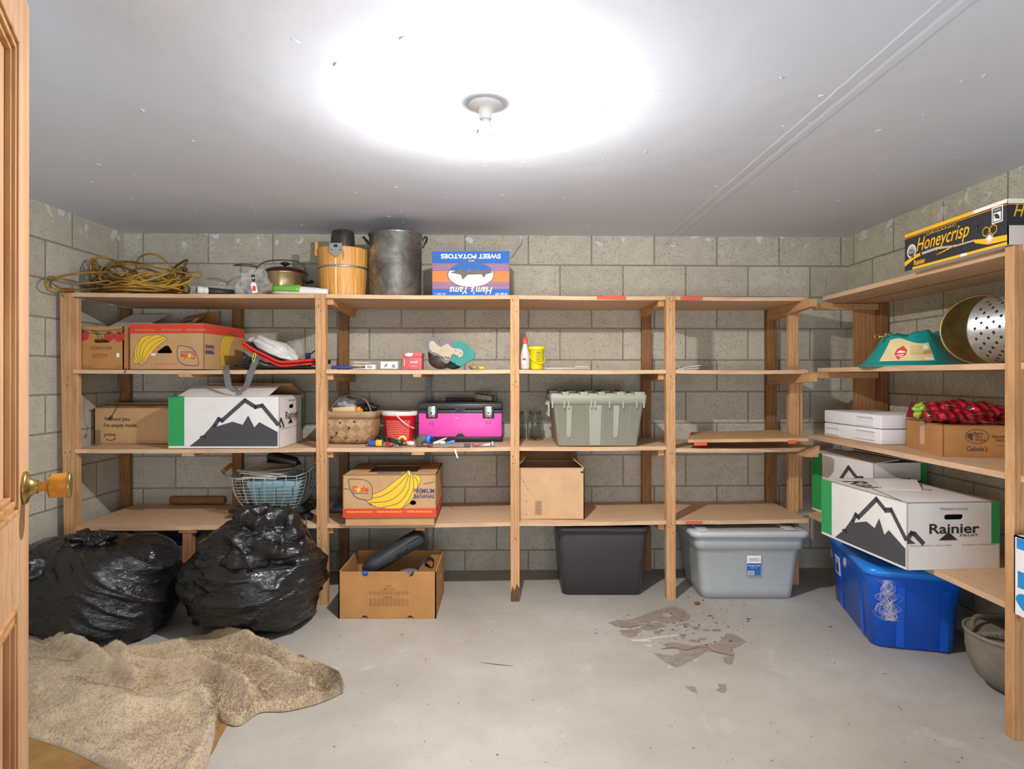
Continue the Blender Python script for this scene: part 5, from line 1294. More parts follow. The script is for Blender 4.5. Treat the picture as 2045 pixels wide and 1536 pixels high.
tag(mb.build('small_box', [P_wh, I_char], loc=(c.x, c.y, Z2), world='abs'), 'white box with small dark leaf drawings left of the red box', 'box')
c = at(826, 3.50, Z2); t = wthing('small_box', 'small red carton with torn lid beside the resin ornament', 'box', c)
mb = MB(); mb.bb(c.x-.052, c.x+.052, 3.45, 3.55, Z2, Z2+.068, 0, .001); fr = (Vector((c.x-.052, 3.4495, Z2)), X, Z); mb.text(fr, 'small', .06, .042, .040, .014, 1, .01); mb.text(fr, 'thinking', .06, .018, .035, .005, 1)
for k in range(4): mb.poly(fr, [rect(.006, .02+k*.010, .010, .026+k*.010)], 1)
mb.build('carton', [plain('carton_red', '#c8575a', .6), I_white], t)
mb = MB(); mb.bb(c.x-.054, c.x+.054, 3.448, 3.552, Z2+.069, Z2+.092, 0, .001); mb.poly((Vector((c.x-.054, 3.4478, Z2+.069)), X, Z), [[(.02, .004), (.05, .002), (.06, .02), (.03, .022), (.012, .016)]], 1); mb.build('lid', [plain('carton_red', '#c8575a', .6), I_white], t)
# resin ornament lying on its side
def q3(pts, Y=3.47): return [((840+x/14.6), (660+y/14.6)) for x, y in pts]
O = Vector((0, 3.445, 0)); frw = (Vector((0, 3.445, 0)), X, Z)
def wp(pts, Y=3.445, n=4): return sp2([(WX(a, Y), WZ(b, Y)) for a, b in q3(pts)], n)
t = wthing('resin_ornament', 'hollow grey and teal resin ornament lying on its side showing its cream base', 'ornament', at(895, 3.5, Z2))
grey = [(160, 400), (190, 270), (260, 205), (340, 190), (440, 220), (520, 290), (570, 370), (640, 290), (730, 260), (820, 270), (900, 320), (940, 400), (940, 560), (930, 700), (900, 850), (830, 920), (740, 970), (640, 900), (560, 780), (470, 740), (380, 720), (260, 640), (190, 540)]
cream = [(250, 380), (320, 310), (400, 330), (470, 410), (590, 480), (700, 420), (790, 390), (870, 460), (960, 520), (1120, 530), (1220, 590), (1240, 690), (1180, 780), (1090, 780), (1020, 710), (920, 700), (860, 800), (780, 880), (680, 830), (560, 720), (440, 660), (330, 620), (260, 520)]
teal = [(900, 380), (1020, 340), (1090, 300), (1200, 310), (1320, 380), (1420, 500), (1530, 570), (1580, 690), (1550, 820), (1450, 880), (1350, 930), (1230, 1030), (1080, 1020), (980, 940), (880, 900), (900, 760), (930, 600)]
mb = MB(); mb.poly(frw, [wp(grey)], 0, 0, .045); mb.build('shell', plain('grey_resin', '#6e6a70', .5), t, bev=.003)
mb = MB(); mb.poly(frw, [wp(teal)], 0, -.002, .05); mb.build('shell', plain('teal_resin', '#1f857c', .55), t, bev=.004)
mb = MB(); mb.poly(frw, [wp(cream)], 0, .004, .006); 
for a, b in ((1020, 590), (1160, 665), (1080, 740), (620, 770), (700, 760), (760, 800), (820, 790)): mb.poly((Vector((0, 3.440, 0)), X, Z), [oval(WX(840+a/14.6, 3.44), WZ(660+b/14.6, 3.44), .0035, .003, 8)], 1)
for st in stroke([(WX(840+a/14.6, 3.44), WZ(660+b/14.6, 3.44)) for a, b in ((620, 770), (680, 820), (740, 780), (800, 790), (820, 820), (760, 850))], .0025): mb.poly((Vector((0, 3.440, 0)), X, Z), [st], 1)
mb.build('base', [plain('cream_resin', '#b9a88f', .6), P_dk], t)
mb = MB(); c = at(880, 3.49, Z2+.052); mb.ball((c.x, 3.50, Z2+.056), (.070, .05, .055), 0, 24); mb.ball((c.x-.035, 3.50, Z2+.09), (.038, .05, .07), 0, 20); mb.ball((c.x+.07, 3.52, Z2+.034), (.05, .04, .033), 1, 20); mb.build('body', [plain('dark_marbled_resin', '#4a3c36', .4, var=.5, vscale=30), plain('dark_teal_resin', '#124a50', .5)], t)
mb = crumple(at(945, 3.47, Z2+.014), .016, 71, .4, 24, (1.5, 1, .8), 2, 0)
for v_ in mb.v: v_.z = max(v_.z, Z2)
tag(mb.build('crumpled_wrapper', plain('wrapper_tan', '#a08c5c', .6, var=.4, vscale=60), loc=tuple(at(945, 3.47, Z2)), world='abs'), 'small crumpled tan wrapper right of the resin ornament', 'wrapper')
mb = crumple(at(962, 3.46, Z2+.008), .010, 73, .4, 20, (1.6, 1, .8), 2, 0)
for v_ in mb.v: v_.z = max(v_.z, Z2)
tag(mb.build('crumpled_wrapper', plain('wrapper_yellow', '#e3c62e', .5), loc=tuple(at(962, 3.46, Z2)), world='abs'), 'tiny crumpled yellow wrapper near the third post on the second shelf', 'wrapper')

# third bay, second shelf: bottle, yellow pail, flat bag
c = at(1048.5, 3.53, Z2); t = wthing('squeeze_bottle', 'translucent white bottle with red cap and label beside the yellow pail', 'bottle', c)
T = Matrix.Translation(c)
mb = MB(); mb.lathe([(.001, .001), (.024, .001), (.027, .006), (.027, .075), (.022, .10), (.014, .130), (.012, .148)], 24, 0, T); mb.build('bottle_body', plastic('milky_bottle', '#d5cfca', .3), t)
mb = MB(); mb.lathe([(.0155, .146), (.016, .150), (.015, .180), (.001, .181)], 20, 0, T); mb.build('cap', plastic('red_cap', '#e0503f', .4), t)
mb = MB(); mb.bb(c.x-.018, c.x+.004, c.y-.0285, c.y-.026, Z2+.028, Z2+.066, 0, .001); mb.bb(c.x-.016, c.x+.004, c.y-.0290, c.y-.0265, Z2+.052, Z2+.064, 1); mb.build('label', [I_white, I_red], t)
c = at(1071, 3.60, Z2); t = wthing('plastic_pail', 'small bright yellow pail with lid and handle on the second shelf', 'pail', c); T = Matrix.Translation(c)
mb = MB(); mb.lathe([(.001, .001), (.038, .001), (.040, .005), (.046, .115), (.050, .117), (.050, .120)], 36, 0, T)
fr = (c+Vector((-.004, -.0437, .0)), X, Z)
for k in range(5): mb.poly(fr, [rect(.0, .045+k*.011, .026-.004*(k % 2), .050+k*.011)], 1, .001)
mb.text(fr, 'SWIMMING', .013, .098, .026, .006, 2, .01, off=.003)
mb.build('pail_body', [P_yel, plain('olive_print', '#8a8a20', .5), plain('green_print', '#3e8d4a', .5)], t)
mb = MB(); mb.lathe([(.051, .117), (.052, .128), (.049, .133), (.001, .134)], 36, 0, T); mb.build('lid', P_yel, t)
mb = MB(); mb.tube(spline([c+Vector((-.048, -.015, .10)), c+Vector((-.03, -.045, .06)), c+Vector((.01, -.052, .035)), c+Vector((.042, -.035, .045)), c+Vector((.049, -.01, .07))], 6), .0028, 6); mb.build('handle', P_yel, t)
mb = MB(); mb.box(at(1132, 3.50, Z2+.006), (.25, .10, .008), 0, .003, R=Matrix.Rotation(.05, 4, 'Y') if 0 else None); mb.box(at(1160, 3.49, Z2+.014), (.08, .09, .006), 1, .002)
tag(mb.build('flat_package', [P_clear, plain('card_insert', '#c9b8a0', .7)], loc=tuple(at(1122, 3.5, Z2)), world='abs'), 'flat clear package lying on the second shelf right of the yellow pail', 'package')
mb = MB(); fr = at(1370, 3.55, Z2+.004); mb.slab(fr+Vector((-.06, -.05, 0)), fr+Vector((.06, -.05, .006)), fr+Vector((.05, .05, .012)), fr+Vector((-.05, .05, .004)), .003, 0); mb.slab(fr+Vector((-.03, -.06, .006)), fr+Vector((.07, -.06, .020)), fr+Vector((.06, .03, .022)), fr+Vector((-.02, .04, .010)), .002, 0)
tag(mb.build('thin_plate', P_wh, loc=tuple(at(1370, 3.55, Z2)), world='abs'), 'thin white curled plate lying alone on the second shelf of the fourth bay', 'plate')

# ---------------------------------------------------------------- third shelf, second bay
# woven basket
c = at(703, 3.68, Z3); t = wthing('woven_basket', 'woven splint basket with arched handle on the third shelf next to the second post', 'basket', c); T = Matrix.Translation(c)
m = NT('woven_splint'); vec = m.coord('Object', (1, 1, 1), rot=(0, PI/4, 0))
ch = m.n('ShaderNodeTexChecker'); ch.inputs['Scale'].default_value = 24; ch.inputs['Color1'].default_value = srgb('#c1a07b'); ch.inputs['Color2'].default_value = srgb('#a98763'); m.l(vec, ch.inputs['Vector'])
m.col(m.mix(m.ramp(m.noise(m.coord(), 30, 4, .6), [(.3, .35), (.6, 0.0)]), ch.outputs['Color'], srgb('#8d6c4c'))); m.set(Roughness=.7); m.bump(ch.outputs['Fac'], .5, .004)
mb = MB(); mb.rloft([(.0, .20, .18, .05), (.006, .24, .21, .06), (.04, .29, .26, .07), (.10, .31, .29, .07), (.155, .315, .30, .05)], 8, 0, M=T)
fr = (c+Vector((0, -.150, 0)), X, Z)
for a, b in ((-.10, .11), (-.115, .07), (-.03, .125), (.02, .095), (-.05, .065), (.0, .035), (-.08, .04), (.05, .13), (.06, .02), (-.13, .09)):
    c2 = c+Vector((a, -.1485+abs(a)*.02+(.005 if b < .05 else 0)+(.012 if b < .03 else 0), b)); mb.box(c2, (.012, .008, .008), 1, 0, R=Matrix.Rotation(.7*(1 if (a*100) % 2 > 1 else -1), 4, 'Y'))
mb.build('basket_body', [m.m, P_dk], t)
mb = MB(); mb.rloft([(.150, .320, .305, .055), (.150, .330, .315, .055), (.188, .332, .317, .055), (.188, .318, .303, .05), (.150, .316, .300, .05)], 8, 0, capb=False, M=T); mb.build('rim', plain('splint_rim', '#a98966', .7), t)
mb = MB(); ribbon(mb, [c+Vector((-.125, -.03, .15)), c+Vector((-.11, -.03, .20)), c+Vector((-.05, -.03, .262)), c+Vector((.02, -.03, .275)), c+Vector((.08, -.03, .255)), c+Vector((.112, -.03, .20)), c+Vector((.118, -.03, .15))], .028, 0, Yv, .004); mb.build('handle', plain('splint_handle', '#9f8365', .7), t)
mb = MB(); mb.box(c+Vector((-.02, -.09, .190)), (.13, .05, .045), 0, .003, R=Matrix.Rotation(-.08, 4, 'Y')); tag(mb.build('wood_block', plain('pale_wood_piece', '#dcc08c', .6), loc=tuple(c+Vector((-.02, -.09, .17))), world='abs'), 'pale wooden piece lying inside the woven basket', 'block')
mb = crumple(c+Vector((-.05, .04, .215)), .052, 83, .5, 40, (1.1, .8, 1), 1.9); tag(mb.build('plastic_bag', glassy('grey_film', (.55, .6, .62, 1), .25, .75), loc=tuple(c+Vector((-.04, .04, .19))), world='abs'), 'grey green crumpled plastic bag stuffed in the woven basket', 'bag')
mb = crumple(c+Vector((.085, .02, .200)), .036, 85, .5, 40, (1.6, .8, .8), 1.9); tag(mb.build('dark_cloth', P_dk, loc=tuple(c+Vector((.075, .02, .18))), world='abs'), 'black crumpled item sticking out of the woven basket', 'cloth')
mb = crumple(c+Vector((.045, -.06, .190)), .022, 87, .5, 30, (1.4, .8, .8), 1.9); tag(mb.build('orange_mesh', plain('orange_net', '#e69a2c', .6), loc=tuple(c+Vector((.045, -.06, .18))), world='abs'), 'bit of orange netting inside the woven basket', 'netting')
# red pail with white lid
c = at(798, 3.72, Z3); t = wthing('plastic_pail', 'red pail with white lid and slotted sides between basket and pink toolbox', 'pail', c); T = Matrix.Translation(c)
mb = MB(); mb.lathe([(.001, .001), (.078, .001), (.080, .006), (.098, .150), (.103, .152), (.103, .160)], 48, 0, T, sy=.8)
for i in range(16):
    for j in range(11):
        a = -PI/2+(i-7.5)*.105; z = .02+j*.0105; r = .0805+.018*(z/.15)+.0006
        p = c+Vector((r*math.cos(a), .8*r*math.sin(a), z)); tg = Vector((-math.sin(a), .8*math.cos(a), 0)).normalized()*.0026; u_ = Z*.0028
        mb.add([p-tg-u_, p+tg-u_, p+tg+u_, p-tg+u_], [(0, 1, 2, 3)], 1)
mb.build('pail_body', [P_red, plain('slot_pink', '#f0a89e', .5)], t)
mb = MB(); mb.lathe([(.105, .156), (.108, .160), (.108, .176), (.104, .181), (.098, .179), (.092, .174), (.001, .174)], 48, 0, T, sy=.8); mb.build('lid', P_wh, t)
mb = MB()
for dx in (0, .006): mb.tube(spline([c+Vector((-.01+dx, -.090, .165)), c+Vector((.02+dx, -.093, .135)), c+Vector((.06+dx, -.08, .10)), c+Vector((.095, -.05, .085-dx))], 6), .0018, 6)
mb.build('handle', P_wh, t)
# pink toolbox
x0, x1 = WX(834, 3.70), WX(1004, 3.70); Y0 = 3.70
t = wthing('toolbox', 'bright pink metal toolbox with black lid and two steel latches', 'toolbox', ((x0+x1)/2, 3.80, Z3)); cx = (x0+x1)/2
mb = MB(); mb.bb(x0+.006, x1-.006, Y0+.004, 3.90, Z3+.026, Z3+.175, 0, .004)
mb.poly((Vector((cx-.02, Y0+.0035, Z3+.14)), X, Z), [slot(0, 0, .02, .002)], 1); mb.build('body', [P_pink, I_white], t)
mb = MB(); mb.bb(x0, x1, Y0, 3.905, Z3, Z3+.030, 0, .006); mb.poly((Vector((cx, Y0+.003, Z3+.03)), X, Z), [[(-.028, 0), (.028, 0), (.0, .030)]], 0, .001, .004); mb.poly((Vector((cx, Y0+.002, Z3+.03)), X, Z), [[(-.004, .018), (.004, .018), (0, .027)]], 1, .001); mb.build('base', [P_dk, P_wh], t)
mb = MB(); mb.bb(x0, x1, Y0, 3.905, Z3+.168, Z3+.188, 0, .004); mb.bb(x0-.001, x1+.001, Y0-.001, 3.906, Z3+.189, Z3+.232, 0, .012); mb.bb(x0+.05, x1-.05, Y0+.02, 3.89, Z3+.226, Z3+.236, 1, .004)
mb.bb(cx-.028, cx+.028, Y0-.010, Y0, Z3+.180, Z3+.187, 0, .002); mb.bb(cx-.028, cx-.022, Y0-.010, Y0, Z3+.180, Z3+.197, 0); mb.bb(cx+.022, cx+.028, Y0-.010, Y0, Z3+.180, Z3+.197, 0); mb.bb(cx-.022, cx+.022, Y0-.009, Y0-.003, Z3+.191, Z3+.197, 0)
mb.build('lid', [plastic('toolbox_black', '#3a3c3e', .35), plastic('toolbox_black2', '#2a2b2d', .4)], t)
for lx in (x0+.085, x1-.085):
    mb = MB(); mb.bb(lx-.034, lx+.034, Y0-.006, Y0+.002, Z3+.140, Z3+.205, 1, .004); mb.bb(lx-.023, lx+.023, Y0-.016, Y0-.004, Z3+.145, Z3+.212, 0, .004); mb.bb(lx-.017, lx+.017, Y0-.022, Y0-.014, Z3+.152, Z3+.182, 0, .003); mb.ball((lx, Y0-.022, Z3+.170), (.006, .003, .006), 1, 10)
    mb.tube([(lx-.011, Y0-.008, Z3+.145), (lx-.011, Y0-.010, Z3+.108), (lx+.011, Y0-.010, Z3+.108), (lx+.011, Y0-.008, Z3+.145)], .0022, 6, 0); mb.build('latch', [Metal, P_dk], t)
# things on the toolbox
zt = Z3+.237
t = wthing('putty_knife', 'black handled tool lying on the pink toolbox lid', 'tool', (cx+.04, 3.76, zt))
mb = MB(); mb.tube(spline([(cx-.09, 3.75, zt+.012), (cx-.05, 3.75, zt+.014), (cx+.02, 3.77, zt+.011), (cx+.08, 3.78, zt+.010)], 5), .010, 8, rr=None); mb.build('handle', P_dk, t)
mb = MB(); mb.tube(spline([(cx-.09, 3.75, zt+.012), (cx-.105, 3.745, zt+.016), (cx-.095, 3.74, zt+.006)], 4), .0018, 5); mb.build('hook', Metal, t)
t = wthing('small_tin', 'clear lidded sample tin resting on the right of the pink toolbox', 'tin', (cx+.13, 3.77, zt))
Rr = Matrix.Rotation(.14, 4, 'Y') @ Matrix.Rotation(-.2, 4, 'Z')
mb = MB(); mb.box((cx+.145, 3.77, zt+.024), (.10, .07, .028), 0, .003, R=Rr); mb.build('tin_body', plain('tin_contents', '#8d8a74', .5, var=.5, vscale=70), t)
mb = MB(); mb.box((cx+.148, 3.77, zt+.041), (.115, .078, .005), 0, .002, R=Rr); mb.build('lid', DkMetal, t)
# small tools along the shelf edge (third shelf, second bay)
t = wthing('multimeter', 'small blue and yellow tester with a black lead in front of the woven basket', 'tool', at(752, 3.47, Z3))
mb = MB(); mb.box(at(750, 3.47, Z3+.016), (.085, .030, .028), 0, .005); mb.bb(WX(750, 3.45), WX(762, 3.45), 3.452, 3.487, Z3+.001, Z3+.033, 1, .002); mb.build('body', [plastic('meter_blue', '#3c58a8', .4), plastic('meter_yellow', '#f2bc1c', .4)], t)
mb = MB(); mb.tube(spline([at(768, 3.47, Z3+.016), at(758, 3.48, Z3+.055), at(738, 3.45, Z3+.048), at(730, 3.42, Z3+.012), at(745, 3.405, Z3+.005), at(775, 3.40, Z3+.004), at(785, 3.42, Z3+.004)], 8), .0022, 6); mb.build('lead', P_dk, t)
t = wthing('screwdriver', 'short screwdriver with a red handle lying at the shelf edge', 'tool', at(785, 3.42, Z3))
mb = MB(); mb.tube([at(770, 3.44, Z3+.012), at(776, 3.435, Z3+.014), at(784, 3.425, Z3+.010)], .009, 10, rr=[.006, .010, .008]); mb.build('handle', plastic('handle_red', '#b8443f', .4), t)
mb = MB(); mb.cyl(at(784, 3.425, Z3+.010), at(796, 3.41, Z3+.006), .003, 8); mb.build('shaft', Metal, t)
t = wthing('soldering_tool', 'dark green and black handled tool lying in front of the red pail', 'tool', at(792, 3.50, Z3))
mb = MB(); mb.tube([at(776, 3.55, Z3+.030), at(790, 3.50, Z3+.020), at(802, 3.48, Z3+.016)], .013, 10, rr=[.012, .013, .017]); mb.build('handle', plastic('tool_green', '#24433f', .4), t)
mb = MB(); mb.slab(at(790, 3.42, Z3+.002), at(812, 3.44, Z3+.010), at(814, 3.45, Z3+.014), at(790, 3.43, Z3+.008), .003); mb.build('blade', DkMetal, t)
t = wthing('tape_roll', 'small white roll with red and yellow centre standing by the red pail', 'tape', at(804, 3.53, Z3))
mb = MB(); RX = Matrix.Translation(at(804, 3.53, Z3+.026)) @ Matrix.Rotation(PI/2, 4, 'X'); mb.lathe([(.014, -.012), (.025, -.012), (.025, .012), (.014, .012), (.014, -.012)], 28, 0, RX); mb.lathe([(.001, .010), (.013, .010)], 20, 1, RX); mb.lathe([(.0145, .0125), (.0245, .0125)], 10, 2, RX, smooth=False)
mb.build('tape', [P_wh, P_red, P_yel], t)
t = wthing('glue_tube', 'squeezed white tube with red cap lying left of the pipe elbow', 'tube', at(820, 3.48, Z3))
mb = MB(); mb.tube([at(812, 3.49, Z3+.012), at(820, 3.48, Z3+.014), at(827, 3.47, Z3+.012)], .01, 10, rr=[.012, .013, .010]); mb.build('tube_body', P_wh, t)
mb = MB(); mb.tube([at(808, 3.49, Z3+.020), at(816, 3.49, Z3+.026)], .008, 10); mb.build('cap', P_red, t)
t = wthing('pipe_elbow', 'dirty grey plumbing elbow with a bright blue ring on the third shelf', 'pipe fitting', at(848, 3.46, Z3))
mb = MB(); pts = spline([at(838, 3.47, Z3+.002), at(838, 3.47, Z3+.022), at(843, 3.465, Z3+.040), at(852, 3.455, Z3+.040)], 5); mb.tube(pts, .022, 20, 0, rr=[.020]*5+[.025]*(len(pts)-5)); mb.build('elbow', plastic('dirty_grey', '#66655d', .6), t)
mb = MB(); A, B = at(852, 3.455, Z3+.040), at(861, 3.435, Z3+.040); d_ = (B-A).normalized(); mb.tube([A, B], .023, 24, 0); mb.tube([B-d_*.002, B+d_*.001], .015, 20, 1); mb.build('ring', [plastic('pipe_blue', '#3b78d8', .4), plastic('pipe_dark', '#15307a', .6)], t)
def stick(name, label, cat, a, b, r, mats, head=None):
    t = wthing(name, label, cat, (a+b)/2); mb = MB(); mb.tube([a, a.lerp(b, .1), a.lerp(b, .9), b], r, 8, rr=[r*.8, r, r, r*.8]); mb.build('shaft', mats[0], t)
    if head: mb = MB(); head(mb); mb.build('head', mats[-1], t)
    return t
stick('white_rod', 'thin white rod lying slanted toward the toolbox base', 'rod', at(862, 3.50, Z3+.008), at(892, 3.60, Z3+.030), .006, [P_wh, DkMetal], lambda mb: mb.ball(at(892, 3.60, Z3+.030), (.012, .01, .010), 0, 10))
stick('white_rod', 'second white rod crossing behind the long flat bar', 'rod', at(852, 3.46, Z3+.008), at(882, 3.50, Z3+.018), .007, [P_wh])
mb = MB(); mb.box(at(898, 3.50, Z3+.016), (.06, .03, .014), 0, .003, R=Matrix.Rotation(-.25, 4, 'Y')); mb.box(at(905, 3.47, Z3+.006), (.05, .03, .008), 1, .002); mb.box(at(884, 3.48, Z3+.014), (.028, .01, .024), 2, .002)
tag(mb.build('blister_pack', [plastic('pack_blue', '#5b93dd', .3), plastic('pack_red', '#e0513d', .4), P_wh], loc=tuple(at(898, 3.49, Z3)), world='abs'), 'small blue and red packet lying below the pink toolbox', 'packet')
t = wthing('flat_bar', 'long flat grey bar with dark ends lying at the shelf edge', 'bar', at(897, 3.42, Z3))
mb = MB(); mb.bb(WX(858, 3.42), WX(930, 3.42), 3.415, 3.430, Z3+.002, Z3+.016); mb.build('bar', plain('bar_grey', '#8d8378', .5, .4), t)
mb = MB(); mb.box(at(860, 3.42, Z3+.010), (.028, .022, .018), 0, .005); mb.box(at(933, 3.42, Z3+.010), (.034, .022, .018), 0, .003); mb.build('end_grip', plain('grip_grey', '#5b5158', .6), t)
t = wthing('adjustable_wrench', 'steel wrench with pinkish grip at the right of the tool clutter', 'wrench', at(965, 3.43, Z3))
mb = MB(); mb.box(at(972, 3.43, Z3+.010), (.075, .012, .014), 0, .003, R=Matrix.Rotation(-.12, 4, 'Y')); mb.lathe([(.006, -.006), (.013, -.006), (.013, .006), (.006, .006), (.006, -.006)], 12, 0, Matrix.Translation(at(984, 3.43, Z3+.016)) @ Matrix.Rotation(PI/2, 4, 'X')); mb.build('shaft', Metal, t)
mb = MB(); mb.ball(at(951, 3.43, Z3+.012), (.026, .012, .011), 0, 14); mb.build('grip', plain('grip_pink', '#a06a73', .5), t)
mb = MB(); ribbon(mb, [Vector((WX(908, 3.405), 3.405, Z3-.012)), P(910, 903, 3.40), P(914, 915, 3.40)], .008, 0); tag(mb.build('paper_strip', I_white, loc=tuple(P(910, 903, 3.40)), world='abs'), 'tiny white strip hanging from the third shelf edge below the packet', 'strip')

# mason jars
jar_m = NT('jar_glass'); jar_m.col((.95, .98, .97, 1)); jar_m.set(Roughness=.02, IOR=1.14); jar_m.b.inputs['Transmission Weight'].default_value = 1; jar_m = jar_m.m
def jar(px, Y, label):
    c = at(px, Y, Z3); t = wthing('glass_jar', label, 'jar', c); T = Matrix.Translation(c)
    mb = MB(); mb.lathe([(.001, .002), (.040, .002), (.046, .008), (.047, .11), (.044, .130), (.036, .146), (.035, .170), (.036, .172), (.033, .172), (.033, .146), (.041, .13), (.044, .11), (.043, .012), (.001, .006)], 36, 0, T)
    mb.build('jar_glass', jar_m, t)
    mb = MB()
    for z in (.155, .163): mb.lathe([(.0355, z-.002), (.038, z), (.0355, z+.002)], 36, 0, T)
    mb.build('thread', jar_m, t); return t
jar(1068, 3.83, 'empty clear glass jar beside the olive grey tote')
jar(1034, 3.86, 'clear glass jar half hidden behind the third post')

# ---------------------------------------------------------------- lowest shelf, first bay: wire basket on a black tray
t = wthing('flat_tray', 'flat black raised tray under the wire basket on the lowest shelf', 'tray', at(565, 3.6, Z4))
x0, x1 = WX(458, 3.52), WX(625, 3.52)
mb = MB(); mb.bb(x0, x1-.05, 3.50, 3.80, Z4+.030, Z4+.050, 0, .008); mb.bb(x0+.012, x1-.06, 3.51, 3.79, Z4+.049, Z4+.052, 1); mb.bb(x0+.05, x1-.08, 3.52, 3.78, Z4+.012, Z4+.032, 0)
mb.build('tray_top', [P_dk, plastic('tray_grey', '#3f4244', .5)], t)
for a, b in ((x0+.03, 3.53), (x0+.10, 3.53), (x1-.07, 3.53), (x0+.03, 3.76), (x1-.07, 3.76)): mb = MB(); mb.cyl((a, b, Z4), (a, b, Z4+.032), .012, 10); mb.build('foot', P_dk, t)
t2 = wthing('wire_basket', 'chromed wire basket with amber handles on the black tray', 'basket', at(542, 3.62, Z4+.053)); zb_ = Z4+.055
def rr_ring(cx, cy, z, w, d, r, n=5):
    out = []
    for qx, qy, a0 in ((1, 1, 0), (-1, 1, PI/2), (-1, -1, PI), (1, -1, 1.5*PI)):
        for k in range(n+1):
            a = a0+PI/2*k/n; out.append(Vector((cx+qx*(w/2-r)+r*math.cos(a), cy+qy*(d/2-r)+r*math.sin(a), z)))
    return out
cxb, cyb = WX(544, 3.6), 3.63
def prof_w(u): return (.31+.13*math.sin(u*PI/2)**.8, .20+.07*math.sin(u*PI/2)**.8)
mb = MB()
for k in range(11):
    u = k/10; w_, d_ = prof_w(u); zz = zb_+.165*u; ring = rr_ring(cxb, cyb, zz, w_, d_, .05)
    for p in ring: p.z += (.035*((p.x-cxb)/.22)**2*u if p.x > cxb else .012*((p.x-cxb)/.22)**2*u)
    mb.tube(ring, .0032 if k in (0, 10) else .0017, 5, closed=True)
rings = []
for k in range(11):
    u = k/10; w_, d_ = prof_w(u); ring = rr_ring(cxb, cyb, zb_+.165*u, w_, d_, .05)
    for p in ring: p.z += (.035*((p.x-cxb)/.22)**2*u if p.x > cxb else .012*((p.x-cxb)/.22)**2*u)
    rings.append(ring)
nr = len(rings[0])
def ringpt(ring, f):
    L = [0]; 
    for i in range(nr): L.append(L[-1]+(ring[(i+1) % nr]-ring[i]).length)
    s_ = f*L[-1]; i = 0
    while L[i+1] < s_ and i < nr-1: i += 1
    return ring[i].lerp(ring[(i+1) % nr], (s_-L[i])/max(1e-9, L[i+1]-L[i]))
for f in range(22): mb.tube([ringpt(r_, f/22) for r_ in rings], .0022, 5)
for k in range(8): x = cxb-.14+k*.04; mb.tube([(x, cyb-.10, zb_), (x, cyb+.10, zb_)], .0014, 5)
mb.build('wire_frame', plain('pale_wire', '#bfc3c4', .35, .3), t2)
for sx in (-1, 1):
    mb = MB(); zz = zb_+.165+(.035 if sx > 0 else .012); xx = cxb+sx*.22
    mb.tube(spline([(xx, cyb-.10, zz), (xx+sx*.045, cyb-.08, zz+.022+(.02 if sx > 0 else 0)), (xx+sx*.03, cyb, zz+.05+(.04 if sx > 0 else 0)), (xx+sx*.045, cyb+.08, zz+.022), (xx, cyb+.10, zz)], 6), .004, 6)
    mb.build('handle_wire', plain('grey_chrome', '#a9adae', .3, .7), t2)
    mb = MB(); mb.tube(spline([(xx+sx*.044, cyb-.078, zz+.026+(.02 if sx > 0 else 0)), (xx+sx*.032, cyb, zz+.052+(.04 if sx > 0 else 0)), (xx+sx*.044, cyb+.06, zz+.030)], 6), .013, 10); mb.build('grip', plain('amber_grip', '#b4762a', .35, var=.3), t2)
t3 = wthing('storage_bin', 'light blue ribbed plastic bin inside the wire basket', 'bin', (cxb+.02, cyb, zb_+.003))
mb = MB(); T = Matrix.Translation((cxb+.03, cyb, zb_+.009)); mb.rloft([(0, .24, .17, .012), (.10, .285, .205, .012), (.12, .30, .22, .012), (.145, .30, .22, .012), (.145, .28, .20, .012)], 4, 0, M=T)
mb.build('bin_body', plastic('sky_bin', '#8fbccb', .45), t3)
for k, px in enumerate((518, 551, 585)): mb = MB(); x = WX(px, 3.53); mb.hexa([(x-.003, cyb-.088, zb_+.006), (x+.003, cyb-.088, zb_+.006), (x+.003, cyb-.08, zb_+.006), (x-.003, cyb-.08, zb_+.006)], [(x-.003, cyb-.108, zb_+.118), (x+.003, cyb-.108, zb_+.118), (x+.003, cyb-.10, zb_+.118), (x-.003, cyb-.10, zb_+.118)]); mb.build('rib', plastic('bin_rib', '#4c6f80', .5), t3)
mb = MB(); rnd = random.Random(31)
for k in range(8): mb.box((cxb-.03+rnd.uniform(-.03, .03), cyb+rnd.uniform(-.02, .02), zb_+.166+k*.0055), (.25+rnd.uniform(-.05, .04), .17, .003), k % 2, 0, R=Matrix.Rotation(rnd.uniform(-.12, .05), 4, 'Y') @ Matrix.Rotation(rnd.uniform(-.2, .2), 4, 'Z'))
tag(mb.build('paper_stack', [I_white, plain('paper_cream', '#cfc7ae', .8)], loc=(cxb, cyb, zb_+.148), world='abs'), 'loose white papers heaped on the light blue bin in the wire basket', 'papers')
mb = MB(); mb.slab((cxb-.055, cyb+.02, zb_+.248), (cxb+.15, cyb+.02, zb_+.238), (cxb+.10, cyb+.10, zb_+.263), (cxb-.045, cyb+.10, zb_+.300), .012); mb.box((cxb+.04, cyb+.03, zb_+.258), (.18, .05, .03), 0, .004, R=Matrix.Rotation(.25, 4, 'Y'))
tag(mb.build('black_folder', P_dk, loc=(cxb+.05, cyb+.05, zb_+.18), world='abs'), 'black folder standing at the back of the wire basket', 'folder')
t = wthing('power_adapter', 'black power adapter whose cable hangs from the lowest shelf past the bag', 'adapter', at(608, 3.48, Z4+.05))
mb = MB(); mb.box(at(615, 3.49, Z4+.016), (.055, .04, .030), 0, .008); mb.build('body', P_dk, t)
